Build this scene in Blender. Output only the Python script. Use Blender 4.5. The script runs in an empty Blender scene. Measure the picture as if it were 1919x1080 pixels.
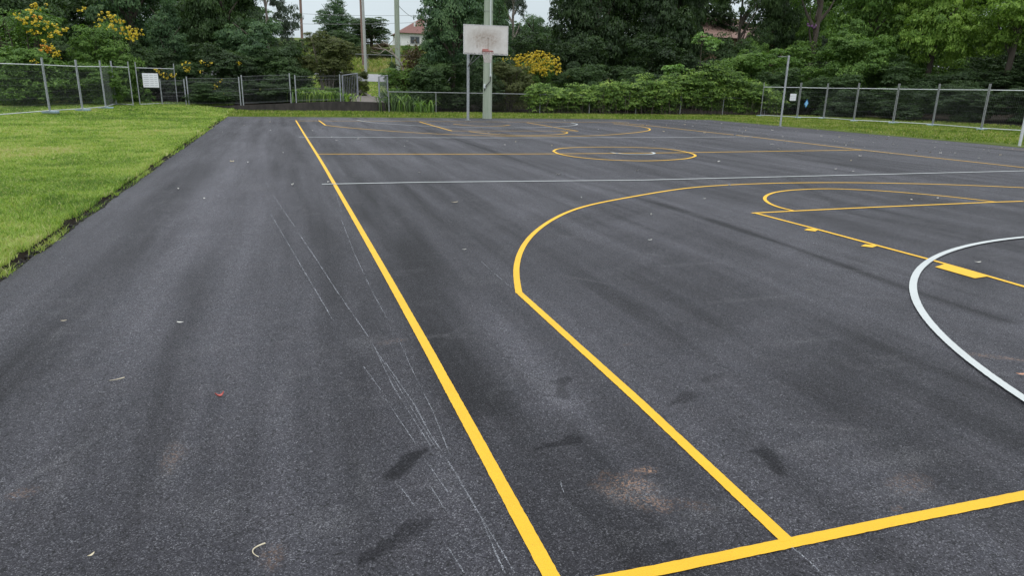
import bpy, math, numpy as np
from mathutils import Matrix, Vector
RNG = np.random.default_rng(7)
C = bpy.context.scene.collection
R_ = math.radians

# ------------------------------------------------------------------ camera
FPX, PITCH, YAW, ROLL = 1304.37, .2820, .3202, .0213
CX, CY, CH = -.7391, -1.6870, 1.5253
PW, PH = 1919., 1080.
Fw = np.array([math.sin(YAW)*math.cos(PITCH), math.cos(YAW)*math.cos(PITCH), -math.sin(PITCH)])
Rt = np.array([math.cos(YAW), -math.sin(YAW), 0.])
Up = np.cross(Rt, Fw)
R2 = Rt*math.cos(ROLL)+Up*math.sin(ROLL)
U2 = -Rt*math.sin(ROLL)+Up*math.cos(ROLL)
CO = np.array([CX, CY, CH])

def at(u, v, Y=None, z=0.):
    """survey helper: where a sight line meets the ground (z) or the vertical plane y=Y"""
    d = Fw+R2*(u-PW/2)/FPX-U2*(v-PH/2)/FPX
    t = (z-CH)/d[2] if Y is None else (Y-CY)/d[1]
    return CO+t*d
def g2(u, v):
    p = at(u, v); return (float(p[0]), float(p[1]))

cam_d = bpy.data.cameras.new('camera'); cam = bpy.data.objects.new('camera', cam_d); C.objects.link(cam)
cam_d.sensor_fit = 'HORIZONTAL'; cam_d.sensor_width = 36; cam_d.lens = FPX/PW*36
cam_d.clip_end = 3000; cam_d.clip_start = .05
M = Matrix([(float(R2[i]), float(U2[i]), float(-Fw[i]), float(CO[i])) for i in range(3)]+[(0, 0, 0, 1)])
cam.matrix_world = M
bpy.context.scene.camera = cam

# ------------------------------------------------------------------ helpers
def link(o, parent=None):
    C.objects.link(o)
    if parent is not None: o.parent = parent
    return o
def tag(o, label=None, cat=None, group=None, kind=None):
    if label: o['label'] = label
    if cat: o['category'] = cat
    if group: o['group'] = group
    if kind: o['kind'] = kind
    return o
def empty(name, loc, label, cat, group=None):
    o = bpy.data.objects.new(name, None); o.location = tuple(float(a) for a in loc); o.empty_display_size = .2
    link(o); return tag(o, label, cat, group)

def np_mesh(name, V, F, attrs=None, smooth=False):
    V = np.asarray(V, dtype=np.float32); F = np.asarray(F, dtype=np.int32)
    me = bpy.data.meshes.new(name)
    me.vertices.add(len(V)); me.vertices.foreach_set('co', V.ravel())
    me.loops.add(F.size); me.loops.foreach_set('vertex_index', F.ravel())
    me.polygons.add(len(F)); me.polygons.foreach_set('loop_start', np.arange(0, F.size, F.shape[1], dtype=np.int32))
    me.update(calc_edges=True)
    if smooth: me.polygons.foreach_set('use_smooth', np.ones(len(F), dtype=bool))
    for k, (dom, val) in (attrs or {}).items():
        a = me.attributes.new(k, 'FLOAT', dom); a.data.foreach_set('value', np.asarray(val, dtype=np.float32).ravel())
    me.validate(); return me
def np_obj(name, V, F, mat, parent=None, attrs=None, smooth=False):
    me = np_mesh(name, V, F, attrs, smooth); me.materials.append(mat)
    return link(bpy.data.objects.new(name, me), parent)

class MB:
    """collects boxes, tubes, prisms; builds ONE mesh"""
    def __init__(s): s.V = []; s.F = []; s.S = []
    def add(s, V, F, sm=False):
        b = len(s.V); s.V += [tuple(float(c) for c in v) for v in V]
        s.F += [tuple(b+i for i in f) for f in F]; s.S += [sm]*len(F)
    def box(s, c, d, rz=0, bev=0):
        x, y, z = [k/2 for k in d]; V = []
        ca, sa = math.cos(rz), math.sin(rz)
        if bev <= 0:
            P = [(sx*x, sy*y, sz*z) for sz in (-1, 1) for sx, sy in ((-1, -1), (1, -1), (1, 1), (-1, 1))]
            F = [(3, 2, 1, 0), (4, 5, 6, 7), (0, 1, 5, 4), (1, 2, 6, 5), (2, 3, 7, 6), (3, 0, 4, 7)]
        else:
            def ring(i, zz): return [(-x+i, -y, zz), (x-i, -y, zz), (x, -y+i, zz), (x, y-i, zz), (x-i, y, zz), (-x+i, y, zz), (-x, y-i, zz), (-x, -y+i, zz)]
            def inset(R, k): return [(px*(1-k/x) if x else px, py*(1-k/y) if y else py, zz) for px, py, zz in R]
            rs = [inset(ring(bev, -z), min(bev, x*.9, y*.9)), ring(bev, -z+bev), ring(bev, z-bev), inset(ring(bev, z), min(bev, x*.9, y*.9))]
            P = sum(rs, []); F = [tuple(range(7, -1, -1)), tuple(range(24, 32))]
            for r in range(3):
                for i in range(8): j = (i+1) % 8; F.append((r*8+i, r*8+j, r*8+8+j, r*8+8+i))
        for p in P: V.append((c[0]+p[0]*ca-p[1]*sa, c[1]+p[0]*sa+p[1]*ca, c[2]+p[2]))
        s.add(V, F); return s
    def tube(s, path, rad, n=8, caps=True, closed=False):
        P = np.array(path, dtype=float); k = len(P)
        rad = np.ones(k)*rad if np.isscalar(rad) else np.array(rad)
        V = []; ref = None
        for i in range(k):
            if closed: t = P[(i+1) % k]-P[i-1]
            else: t = P[min(i+1, k-1)]-P[max(i-1, 0)]
            t = t/max(np.linalg.norm(t), 1e-9)
            if ref is None:
                ref = np.array([1., 0, 0]) if abs(t[0]) < .8 else np.array([0, 1., 0])
            a = ref-t*(ref@t); a /= max(np.linalg.norm(a), 1e-9); ref = a; b = np.cross(t, a)
            for j in range(n):
                w = 2*math.pi*j/n; V.append(P[i]+(a*math.cos(w)+b*math.sin(w))*rad[i])
        F = []
        for i in range(k if closed else k-1):
            i2 = (i+1) % k
            for j in range(n): j2 = (j+1) % n; F.append((i*n+j, i*n+j2, i2*n+j2, i2*n+j))
        b0 = len(s.F); s.add(V, F, n > 4)
        if caps and not closed: s.add(V[:n], [tuple(range(n-1, -1, -1))]); s.add(V[-n:], [tuple(range(n))])
        return s
    def bar(s, a, b, r, n=8): return s.tube([a, b], r, n)
    def build(s, name, mat, parent=None, label=None):
        me = bpy.data.meshes.new(name); me.from_pydata(s.V, [], s.F); me.update()
        me.polygons.foreach_set('use_smooth', s.S); me.materials.append(mat)
        o = link(bpy.data.objects.new(name, me), parent)
        if label: o['label'] = label
        return o

# value-noise fbm in numpy
_T = np.random.default_rng(3).random((256, 256))
def vnoise(x, y):
    xi = np.floor(x).astype(int); yi = np.floor(y).astype(int); fx = x-xi; fy = y-yi
    fx = fx*fx*(3-2*fx); fy = fy*fy*(3-2*fy); g = lambda a, b: _T[a % 256, b % 256]
    return (g(xi, yi)*(1-fx)+g(xi+1, yi)*fx)*(1-fy)+(g(xi, yi+1)*(1-fx)+g(xi+1, yi+1)*fx)*fy
def fbm(x, y, o=4):
    s = 0; a = .5
    for i in range(o): s = s+a*vnoise(x*2**i+i*17.3, y*2**i+i*9.1); a *= .5
    return s/(1-.5**o)
def sstep(a, b, x):
    t = np.clip((x-a)/(b-a), 0, 1); return t*t*(3-2*t)
def seg_dist(x, y, pts):
    """distance to a polyline and 0..1 position along it"""
    best = np.full(np.shape(x), 1e9); par = np.zeros(np.shape(x)); n = len(pts)-1
    for i in range(n):
        ax, ay = pts[i]; bx, by = pts[i+1]; dx, dy = bx-ax, by-ay
        t = np.clip(((x-ax)*dx+(y-ay)*dy)/(dx*dx+dy*dy), 0, 1)
        d = np.hypot(x-ax-t*dx, y-ay-t*dy); m = d < best
        best = np.where(m, d, best); par = np.where(m, (i+t)/n, par)
    return best, par

# ------------------------------------------------------------------ materials
class NT:
    def __init__(s, name):
        s.m = bpy.data.materials.new(name); s.m.use_nodes = True; s.t = s.m.node_tree
        s.b = s.t.nodes['Principled BSDF']; s.out = s.t.nodes['Material Output']
    def n(s, typ, inp=None, **kw):
        nd = s.t.nodes.new(typ)
        for k, v in kw.items(): setattr(nd, k, v)
        for k, v in (inp or {}).items():
            if isinstance(v, bpy.types.NodeSocket): s.t.links.new(v, nd.inputs[k])
            else: nd.inputs[k].default_value = v
        return nd
    def l(s, a, b): s.t.links.new(a, b)
    def co(s, scale=None):
        c = s.n('ShaderNodeTexCoord').outputs['Object']
        if scale is None: return c
        return s.n('ShaderNodeMapping', {'Vector': c, 'Scale': scale}).outputs[0]
    def noise(s, scale, detail=4, rough=.55, vec=None, dist=0):
        return s.n('ShaderNodeTexNoise', {'Vector': vec or s.co(), 'Scale': scale, 'Detail': detail, 'Roughness': rough, 'Distortion': dist}).outputs['Fac']
    def rng(s, f, a, b, c=0., d=1.):
        return s.n('ShaderNodeMapRange', {'Value': f, 'From Min': a, 'From Max': b, 'To Min': c, 'To Max': d}).outputs[0]
    def mix(s, f, a, b, bt='MIX'):
        nd = s.n('ShaderNodeMix', data_type='RGBA', blend_type=bt)
        for k, v in ((0, f), (6, a), (7, b)):
            if isinstance(v, bpy.types.NodeSocket): s.l(v, nd.inputs[k])
            else: nd.inputs[k].default_value = v if k == 0 else (*v, 1) if len(v) == 3 else v
        return nd.outputs[2]
    def math(s, op, a, b=None, c=None):
        nd = s.n('ShaderNodeMath', operation=op)
        for k, v in enumerate((a, b, c)):
            if v is None: continue
            if isinstance(v, bpy.types.NodeSocket): s.l(v, nd.inputs[k])
            else: nd.inputs[k].default_value = v
        return nd.outputs[0]
    def attr(s, name): return s.n('ShaderNodeAttribute', attribute_name=name).outputs['Fac']
    def ramp(s, f, stops):
        nd = s.n('ShaderNodeValToRGB', {'Fac': f}); e = nd.color_ramp.elements
        while len(e) < len(stops): e.new(.5)
        for k, (p, c) in enumerate(stops): e[k].position = p; e[k].color = (*c, 1)
        return nd.outputs[0]
    def bump(s, h, strength=.3, dist=.01):
        b = s.n('ShaderNodeBump', {'Height': h, 'Strength': strength, 'Distance': dist}); s.l(b.outputs[0], s.b.inputs['Normal'])
    def col(s, c):
        if isinstance(c, bpy.types.NodeSocket): s.l(c, s.b.inputs['Base Color'])
        else: s.b.inputs['Base Color'].default_value = (*c, 1)
    def rough(s, r):
        if isinstance(r, bpy.types.NodeSocket): s.l(r, s.b.inputs['Roughness'])
        else: s.b.inputs['Roughness'].default_value = r

def leaf_mat(name, cols, trans=.35, rough=.5, spec=.3):
    k = NT(name); r = k.attr('rnd'); n = len(cols)
    c = k.ramp(r, [(i/(n-1), col) for i, col in enumerate(cols)])
    k.col(c); k.rough(rough); k.b.inputs['Specular IOR Level'].default_value = spec
    tr = k.n('ShaderNodeBsdfTranslucent', {'Color': k.mix(1., c, (1.25, 1.3, .6), 'MULTIPLY')})
    mx = k.n('ShaderNodeMixShader', {0: trans, 1: k.b.outputs[0], 2: tr.outputs[0]})
    k.l(mx.outputs[0], k.out.inputs[0]); return k.m
def plain(name, c1, c2, scale=6, rough=.7, metal=0, bump=.2, stretch=(1, 1, 1), detail=5, spec=.5, bdist=.004):
    k = NT(name); n = k.noise(scale, detail, .6, k.co(stretch))
    k.col(k.mix(k.rng(n, .3, .7), c1, c2)); k.rough(rough); k.b.inputs['Metallic'].default_value = metal
    k.b.inputs['Specular IOR Level'].default_value = spec
    if bump: k.bump(n, bump, bdist)
    return k.m

# asphalt
def m_asphalt():
    k = NT('asphalt'); co = k.co()
    v1 = k.n('ShaderNodeTexVoronoi', {'Vector': co, 'Scale': 250., 'Randomness': 1.}, feature='F1')
    v2 = k.n('ShaderNodeTexVoronoi', {'Vector': co, 'Scale': 120., 'Randomness': 1.}, feature='F1')
    stone = k.n('ShaderNodeSeparateColor', {'Color': v1.outputs['Color']}).outputs[0]
    stone2 = k.n('ShaderNodeSeparateColor', {'Color': v2.outputs['Color']}).outputs[1]
    fine = k.noise(420., 3, .65)
    mid = k.noise(26., 5, .7)
    big = k.noise(1.1, 5, .6)
    patch = k.noise(5., 5, .65)
    tone = k.attr('tone'); wet = k.attr('wet'); dirt = k.attr('dirt'); pale = k.attr('pale')
    base = k.mix(k.rng(big, .3, .7), (.0215, .0215, .0275), (.0290, .0290, .0360))
    base = k.mix(k.rng(patch, .35, .65, 0, .35), base, (.045, .041, .046))
    base = k.mix(k.rng(tone, -1, 1, 0, 1), k.mix(1., base, (.40, .40, .40), 'MULTIPLY'), k.mix(1., base, (2.2, 2.18, 2.22), 'MULTIPLY'))
    light = k.math('MULTIPLY', k.rng(stone, .70, .97), k.rng(mid, .36, .66, .2, 1.))
    base = k.mix(k.math('MULTIPLY', light, k.rng(tone, -1, 1, .25, .95)), base, (.38, .385, .41))
    pits = k.math('MULTIPLY', k.rng(v2.outputs['Distance'], .38, .75), k.rng(stone2, .1, .8))
    base = k.mix(k.math('MULTIPLY', pits, 1.), base, (.004, .004, .005))
    base = k.mix(k.rng(fine, .58, .78, 0, .30), base, (.17, .17, .18))
    base = k.mix(k.math('MULTIPLY', pale, k.rng(k.math('ADD', stone, fine), .85, 1.35)), base, (.30, .30, .31))
    base = k.mix(k.math('MULTIPLY', dirt, k.rng(k.math('ADD', stone2, fine), .95, 1.4)), base, (.34, .21, .14))
    base = k.mix(k.math('MULTIPLY', wet, .70), base, (.006, .006, .007))
    k.col(base)
    k.rough(k.math('SUBTRACT', k.rng(mid, .3, .7, .58, .72), k.math('MULTIPLY', wet, .05)))
    k.l(k.math('SUBTRACT', k.rng(tone, -1, 1, .22, .50), k.math('MULTIPLY', wet, .2)), k.b.inputs['Specular IOR Level'])
    h = k.math('ADD', k.math('MULTIPLY', v2.outputs['Distance'], -1.), k.math('ADD', k.math('MULTIPLY', v1.outputs['Distance'], -.5), k.math('MULTIPLY', fine, .6)))
    k.bump(h, 1., .007); return k.m
def m_paint(name, c, c2, wear=.60):
    k = NT(name); co = k.co()
    v = k.n('ShaderNodeTexVoronoi', {'Vector': co, 'Scale': 120.}, feature='F1')
    n = k.noise(130., 4, .75); n4 = k.noise(420., 2, .6); big = k.noise(3., 4, .6)
    f = k.math('MULTIPLY', k.rng(n, wear, wear+.1), k.rng(big, .3, .7, .35, 1))
    c0 = k.mix(k.rng(big, .3, .7), c, c2); c0 = k.mix(k.rng(n4, .5, .8, 0, .25), c0, tuple(x*.6 for x in c))
    k.col(k.mix(k.math('MULTIPLY', f, .75), c0, tuple(x*.3+.01 for x in c)))
    k.rough(.65); k.bump(k.math('ADD', v.outputs['Distance'], k.math('ADD', n, n4)), .6, .004); return k.m

MAT = {}
MAT['asphalt'] = m_asphalt()
MAT['yellow'] = m_paint('yellow_paint', (.74, .43, .010), (.68, .38, .008))
MAT['white'] = m_paint('white_paint', (.50, .53, .52), (.45, .48, .47), .62)
MAT['crumbs'] = plain('asphalt_crumbs', (.008, .008, .008), (.03, .027, .022), 60, .9, bump=.8, bdist=.01)
MAT['concrete'] = plain('weathered_concrete', (.02, .018, .016), (.055, .048, .042), 4, .9, bump=.4, stretch=(1, 1, .4))
MAT['concrete_light'] = plain('path_concrete', (.13, .115, .10), (.20, .18, .16), 5, .9, bump=.2)
MAT['road'] = plain('road_surface', (.19, .19, .20), (.25, .25, .26), 3, .8)
MAT['galv'] = plain('galvanised_steel', (.26, .28, .29), (.40, .42, .43), 14, .5, .35, .05)
MAT['galv_dull'] = plain('dull_galvanised_steel', (.17, .18, .18), (.28, .29, .29), 14, .6, .3, .05)
MAT['galv_light'] = plain('bright_galvanised_tube', (.46, .49, .50), (.60, .62, .62), 10, .5, .2, .05)
MAT['wire'] = plain('galvanised_wire', (.13, .14, .145), (.20, .21, .21), 20, .6, .3, 0)
MAT['wire_dark'] = plain('weathered_wire', (.035, .037, .036), (.07, .07, .065), 20, .8, 0, 0)
MAT['gate'] = plain('grey_gate_steel', (.20, .21, .24), (.30, .31, .34), 9, .55, .2, .05)
MAT['foot'] = plain('blue_grey_foot', (.16, .24, .28), (.26, .34, .37), 8, .7)
MAT['bark'] = plain('bark', (.035, .028, .02), (.11, .09, .07), 9, .9, bump=.8, stretch=(1, 1, .25), bdist=.02)
MAT['bark_pale'] = plain('pale_bark', (.22, .19, .16), (.38, .33, .28), 9, .9, bump=.6, stretch=(1, 1, .3), bdist=.01)
MAT['timber'] = plain('treated_timber', (.22, .27, .20), (.36, .40, .32), 12, .85, bump=.6, stretch=(1, 1, .05), bdist=.006)
MAT['timber_brown'] = plain('brown_timber', (.14, .09, .07), (.22, .15, .12), 12, .85, bump=.4, stretch=(1, 1, .05))
MAT['timber_grey'] = plain('grey_timber', (.30, .32, .31), (.42, .43, .41), 12, .85, bump=.4, stretch=(1, 1, .05))
MAT['conduit'] = plain('grey_plastic_conduit', (.48, .53, .52), (.58, .62, .60), 8, .5)
MAT['rim'] = plain('faded_red_steel', (.30, .10, .085), (.38, .16, .14), 30, .6)
MAT['net'] = plain('pale_net_cord', (.5, .44, .43), (.62, .57, .55), 20, .9)
MAT['sign_white'] = plain('white_sign_plate', (.66, .67, .70), (.74, .75, .78), 5, .5, bump=0)
MAT['sign_text'] = plain('grey_sign_print', (.24, .25, .28), (.30, .31, .34), 20, .6, bump=0)
MAT['sign_blue'] = plain('light_blue_sign', (.16, .42, .68), (.24, .52, .76), 5, .5, bump=0)
MAT['sign_blue_dark'] = plain('dark_blue_border', (.02, .10, .24), (.03, .14, .30), 5, .5, bump=0)
MAT['wall_white'] = plain('white_render', (.60, .60, .58), (.72, .72, .70), 3, .8)
MAT['roof_red'] = plain('red_roof_tiles', (.12, .055, .045), (.18, .085, .068), 5, .8, bump=.5)
MAT['roof_pink'] = plain('salmon_roof_tiles', (.24, .15, .12), (.31, .20, .17), 5, .8, bump=.5)
MAT['brick'] = plain('tan_bricks', (.38, .26, .18), (.46, .33, .24), 8, .85)
MAT['glass'] = plain('dark_window_glass', (.05, .06, .07), (.09, .10, .11), 3, .15, bump=0)
MAT['frame'] = plain('grey_window_frame', (.3, .3, .3), (.4, .4, .4), 3, .6)
MAT['dry'] = plain('dry_vine', (.17, .12, .07), (.30, .23, .14), 20, .9)
MAT['leaf_red'] = plain('red_dead_leaf', (.30, .045, .035), (.46, .12, .10), 60, .6, bump=.4)
MAT['leaf_tan'] = plain('tan_dead_leaf', (.42, .36, .24), (.58, .52, .38), 60, .7, bump=.4)
MAT['leaf_pale'] = plain('pale_dead_leaf', (.50, .50, .46), (.66, .64, .58), 60, .7, bump=.3)
MAT['leaf_brown'] = plain('brown_dead_leaf', (.36, .17, .10), (.48, .27, .18), 60, .7, bump=.3)

def m_board():
    k = NT('backboard_panel'); co = k.co()
    n = k.noise(2.2, 6, .65); n2 = k.noise(14, 5, .7); st = k.noise(6, 4, .6, k.co((3, 1, .5)))
    sep = k.n('ShaderNodeSeparateXYZ', {0: co}); 
    # grime where balls hit, above the ring (local coordinates of the board)
    dx = k.math('MULTIPLY', sep.outputs[0], 1.15); dz = k.math('MULTIPLY', k.math('ADD', sep.outputs[2], -.02), 1.9)
    d = k.math('SQRT', k.math('ADD', k.math('MULTIPLY', dx, dx), k.math('MULTIPLY', dz, dz)))
    g = k.math('MULTIPLY', k.rng(k.math('ADD', d, k.math('MULTIPLY', n, .5)), .65, 1.25, 1, 0), k.rng(n2, .25, .7, .15, .9))
    c = k.mix(k.rng(n, .3, .7), (.50, .48, .445), (.60, .585, .56))
    c = k.mix(k.math('MULTIPLY', g, .95), c, (.26, .20, .155))
    c = k.mix(k.rng(st, .58, .75, 0, .35), c, (.32, .26, .2))
    c = k.mix(k.math('MULTIPLY', k.rng(sep.outputs[2], -.5, -.545), k.rng(n2, .45, .55)), c, (.09, .09, .09))
    k.col(c); k.rough(.6); return k.m
MAT['board'] = m_board()

def m_chalk():
    k = NT('chalk_dust'); k.col((.38, .40, .43)); k.rough(.95)
    n = k.noise(210., 3, .7); n2 = k.noise(5., 3, .6)
    a = k.math('MULTIPLY', k.rng(n, .45, .62), k.rng(n2, .34, .6, .1, .8))
    k.l(a, k.b.inputs['Alpha']); return k.m
MAT['chalk'] = m_chalk()

def m_ground():
    k = NT('ground_soil'); g = k.attr('grass')
    n = k.noise(1.3, 5, .6); n2 = k.noise(30., 5, .7); n3 = k.noise(120., 3, .7)
    gr = k.mix(k.rng(n, .3, .7), (.07, .10, .02), (.12, .15, .04))
    gr = k.mix(k.rng(n2, .4, .7), gr, (.045, .07, .014)); gr = k.mix(k.rng(n3, .55, .75, 0, .6), gr, (.20, .22, .07))
    so = k.mix(k.rng(n2, .35, .65), (.008, .007, .005), (.026, .020, .014))
    k.col(k.mix(g, so, gr)); k.rough(.95); k.b.inputs['Specular IOR Level'].default_value = .1
    k.bump(n2, .6, .03); return k.m
MAT['ground'] = m_ground()
MAT['soil'] = plain('bare_soil', (.05, .033, .02), (.16, .12, .085), 14, .95, bump=.6)
# foliage palettes (leaf colours; deep also holds the thickets' shade, blue the distance haze)
P = {
 'dark': [(.014, .030, .010), (.028, .056, .017), (.047, .085, .026), (.075, .125, .040)],
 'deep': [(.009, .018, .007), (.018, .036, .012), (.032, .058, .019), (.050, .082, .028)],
 'blue': [(.019, .042, .019), (.037, .076, .032), (.064, .115, .048), (.105, .165, .07)],
 'mid':  [(.026, .056, .010), (.050, .100, .019), (.082, .145, .028), (.125, .195, .045)],
 'fresh':[(.045, .090, .014), (.090, .155, .024), (.14, .22, .038), (.20, .28, .06)],
 'hedge':[(.030, .062, .011), (.066, .125, .020), (.125, .205, .034), (.24, .32, .07)],
 'lime': [(.08, .12, .022), (.14, .20, .035), (.21, .28, .05), (.29, .34, .08)],
 'olive':[(.034, .046, .012), (.062, .080, .022), (.095, .112, .035), (.13, .145, .05)],
 'brown':[(.05, .036, .02), (.085, .06, .034), (.12, .09, .05), (.16, .13, .08)],
 'grey': [(.040, .062, .042), (.062, .092, .062), (.090, .125, .085), (.125, .165, .11)],
 'bright':[(.09, .17, .04), (.15, .27, .07), (.22, .37, .11), (.30, .46, .17)],
}
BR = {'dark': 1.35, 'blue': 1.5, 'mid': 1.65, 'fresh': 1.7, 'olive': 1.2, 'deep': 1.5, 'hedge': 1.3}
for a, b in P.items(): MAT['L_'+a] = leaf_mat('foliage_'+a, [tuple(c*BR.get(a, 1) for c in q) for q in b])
MAT['F_yellow'] = leaf_mat('yellow_petals', [(.34, .22, .012), (.50, .36, .02), (.62, .48, .035), (.66, .56, .10)], .3)
MAT['F_orange'] = leaf_mat('orange_petals', [(.42, .14, .01), (.5, .2, .015), (.55, .28, .03), (.55, .36, .06)], .3)
MAT['F_purple'] = leaf_mat('purple_petals', [(.16, .05, .22), (.25, .09, .34), (.34, .14, .42), (.40, .22, .45)], .3)
MAT['grass'] = leaf_mat('grass_blades', [(.085, .16, .025), (.165, .28, .042), (.27, .39, .07), (.36, .43, .12), (.46, .42, .22)], .35, .55, .25)
MAT['grass_dull'] = leaf_mat('dull_grass_blades', [(.07, .12, .015), (.12, .19, .024), (.18, .25, .038), (.25, .29, .07), (.34, .29, .14)], .3, .55, .2)

# ------------------------------------------------------------------ terrain
AX0, AX1, AY1 = -2.86, 21.55, 32.05
def edge_x(y):   # ragged left edge of the asphalt
    return AX0+.06*(fbm(y*1.3+5, y*0+2., 3)-.5)+.03*(vnoise(y*9., y*0+7)-.5)
def hz(x, y):
    x = np.asarray(x, float); y = np.asarray(y, float)
    prof = np.interp(y, [0, 38.9, 50, 62, 66, 78, 80, 88, 95, 110, 140, 400], [0, .0, .45, 1.1, 1.55, 2.5, 2.9, 4.3, 5.4, 7.2, 7.8, 8.0])
    inside = (x > AX0-.10) & (x < AX1+.03) & (y < AY1+.03)
    z = np.where(inside, -.05, .015+.02*fbm(x*.8, y*.8, 3))
    # lawn climbs gently to the far left corner
    z = z+.24*sstep(29, 40, y)*sstep(-2.0, -5.5, x)
    up = sstep(38.62, 38.80, y)*sstep(-4.5, -2.4, x)*sstep(5.7, 5.1, x)
    z = z+up*np.interp(x, [-2.4, 2.6, 5.0], [.29, .52, .47])*np.interp(y, [0, 52, 66], [1, 1, 1.])
    side = sstep(34, 60, x)*3.0*sstep(-20, 10, y)
    mid = np.where(x > 5.6, .0, 0)
    return z+prof+side+mid
xs = np.unique(np.concatenate([np.linspace(-160, -14, 40), np.arange(-14, 40, .3), np.array([AX0-.19, AX0-.165, AX0-.13, AX0-.09, AX1+.02, AX1+.06, -2.45, 5.1, 5.7]), np.linspace(40, 260, 50)]))
ys = np.unique(np.concatenate([np.linspace(-60, -4, 12), np.arange(-4, 42, .3), np.array([AY1+.02, AY1+.06, 38.62, 38.71, 38.80]), np.arange(42, 112, 1.), np.linspace(115, 420, 40)]))
X, Y = np.meshgrid(xs, ys); Z = hz(X, Y)
nx, ny = len(xs), len(ys); I = np.arange(nx*ny).reshape(ny, nx)
F = np.stack([I[:-1, :-1], I[:-1, 1:], I[1:, 1:], I[1:, :-1]], -1).reshape(-1, 4)
soiledge = (X < AX0+.02) & (X > AX0-.17)
gm = ((Y < 37.3) & (X < 33)) | ((Y > 52) & (Y < 170) & (X > -60) & (X < 60)) | (X < -3)*(Y < 37.5)*(X > -14)
grass_a = gm*1.; grass_a[soiledge & (Y < AY1)] = 0
ground = np_obj('ground', np.stack([X, Y, Z], -1).reshape(-1, 3), F, MAT['ground'], attrs={'grass': ('POINT', grass_a)}, smooth=True)
tag(ground, kind='structure')

# ------------------------------------------------------------------ asphalt court with wear maps
fx = np.arange(-2.8, 4.6, .022); fy = np.arange(-.6, 7.0, .022)
xs = np.unique(np.round(np.concatenate([[AX0], fx, np.arange(4.6, AX1, .12), [AX1]]), 4))
ys = np.unique(np.round(np.concatenate([np.arange(-8, -.6, .5), fy, np.arange(7.0, AY1, .1), [AY1]]), 4))
X, Y = np.meshgrid(xs, ys)
# streaks left by the paver and roller, along the court
def lane(x0, w, y0=-99, y1=99, slope=0, amp=1., soft=2.5):
    c = x0+slope*Y+.12*(vnoise(Y*.6+x0*3, Y*0+x0)-.5)
    return amp*np.exp(-((X-c)/w)**2)*sstep(y0-soft, y0+soft, Y)*sstep(y1+soft, y1-soft, Y)
tone = -.10+.75*(fbm(X*1.9, Y*.14, 5)-.5)*2+.25*(fbm(X*.5+8, Y*.45, 4)-.5)*2+.7*(fbm(X*5+3, Y*.35, 5)-.5)*2+.25*(fbm(X*15, Y*1.2, 5)-.5)*2
tone += lane(-1.75, .22, 2, 40, 0, .45)+lane(-1.1, .12, -9, 40, 0, .28)-lane(-.55, .16, 1, 12, 0, .28)-lane(-2.3, .15, 1, 40, 0, .25)
pA = [g2(1090, 800), g2(1000, 690), g2(930, 600), g2(830, 500)]
d, t = seg_dist(X, Y, pA); tone += .95*np.exp(-(d/.16)**2)*sstep(0, .15, t)*sstep(1.0, .55, t)+.5*np.exp(-(d/.14)**2)*(t < .15)*.6
pB = [g2(900, 760), g2(840, 640), g2(780, 500), g2(740, 430)]
d, t = seg_dist(X, Y, pB); tone -= .7*np.exp(-(d/.17)**2)*sstep(1.0, .7, t)
pC = [g2(800, 245), g2(841, 256), g2(960, 297), g2(1085, 339), g2(1249, 387), g2(1330, 412), g2(1480, 462), g2(1600, 505), g2(1700, 542), g2(1880, 600)]
d, t = seg_dist(X, Y, pC); wl = .05+.05*vnoise(Y*1.2, X*0)
tone -= 1.3*np.exp(-(d/wl)**2)*(.45+.55*vnoise(Y*1.7+4, X*1.1))*np.where(Y > 7.5, .6, 1)
tone += .30*np.exp(-((d-.3)/.28)**2)*sstep(12, 7, Y)
pD = [g2(1470, 330), g2(1600, 400), g2(1760, 430), g2(1919, 465)]
d, t = seg_dist(X, Y, pD); tone -= .5*np.exp(-(d/.08)**2)
dg = X*.82+Y*.57; dh = -X*.57+Y*.82
tone += .45*sstep(.8, 2.2, X)*sstep(9, 6, Y)*(fbm(dh*3.2+40, dg*.35, 5)-.5)*2
tone += .25*sstep(10, 28, Y)*(fbm(X*.35, Y*.25+3, 4)-.3)
tone = np.clip(tone, -1, 1)
wet = np.zeros_like(X)
def blot(u, v, L, W, ang, amp=1., seed=0, taper=0.):
    """wet shoe print: long lobe, direction ang in degrees on the ground"""
    global wet
    x0, y0 = g2(u, v); ca, sa = math.cos(R_(ang)), math.sin(R_(ang))
    a = (X-x0)*ca+(Y-y0)*sa; b = -(X-x0)*sa+(Y-y0)*ca
    wv = W*(1-.45*np.exp(-((a+.12*L)/(.16*L))**2))*(1+taper*a/L)
    r = np.sqrt((a/L)**2+(b/wv)**2)+.35*(fbm(X*14+seed, Y*14, 3)-.5)
    wet = np.maximum(wet, amp*sstep(1.08, .72, r))
def shoe(pts, amp, seed):
    """damp shoe print: sole and heel lobes joined by a thin waist"""
    global wet
    r = np.full(X.shape, 9.); nz = .45*(fbm(X*16+seed, Y*16, 3)-.5)
    for i in range(len(pts)-1):
        (u0, v0, r0), (u1, v1, r1) = pts[i], pts[i+1]; ax, ay = g2(u0, v0); bx, by = g2(u1, v1)
        for t_ in np.linspace(0, 1, 7):
            r = np.minimum(r, np.hypot(X-ax-(bx-ax)*t_, Y-ay-(by-ay)*t_)/(r0+(r1-r0)*t_))
    wet = np.maximum(wet, amp*sstep(1.12, .78, r+nz))
shoe([(733, 892, .034), (752, 878, .044), (770, 858, .040), (800, 842, .014)], .95, 1)
shoe([(685, 1048, .03), (715, 1030, .028), (748, 1010, .036), (772, 990, .044), (804, 976, .018)], .7, 2)
shoe([(1040, 716, .022), (1066, 710, .026), (1050, 724, .022), (1056, 742, .04)], .75, 3)
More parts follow.
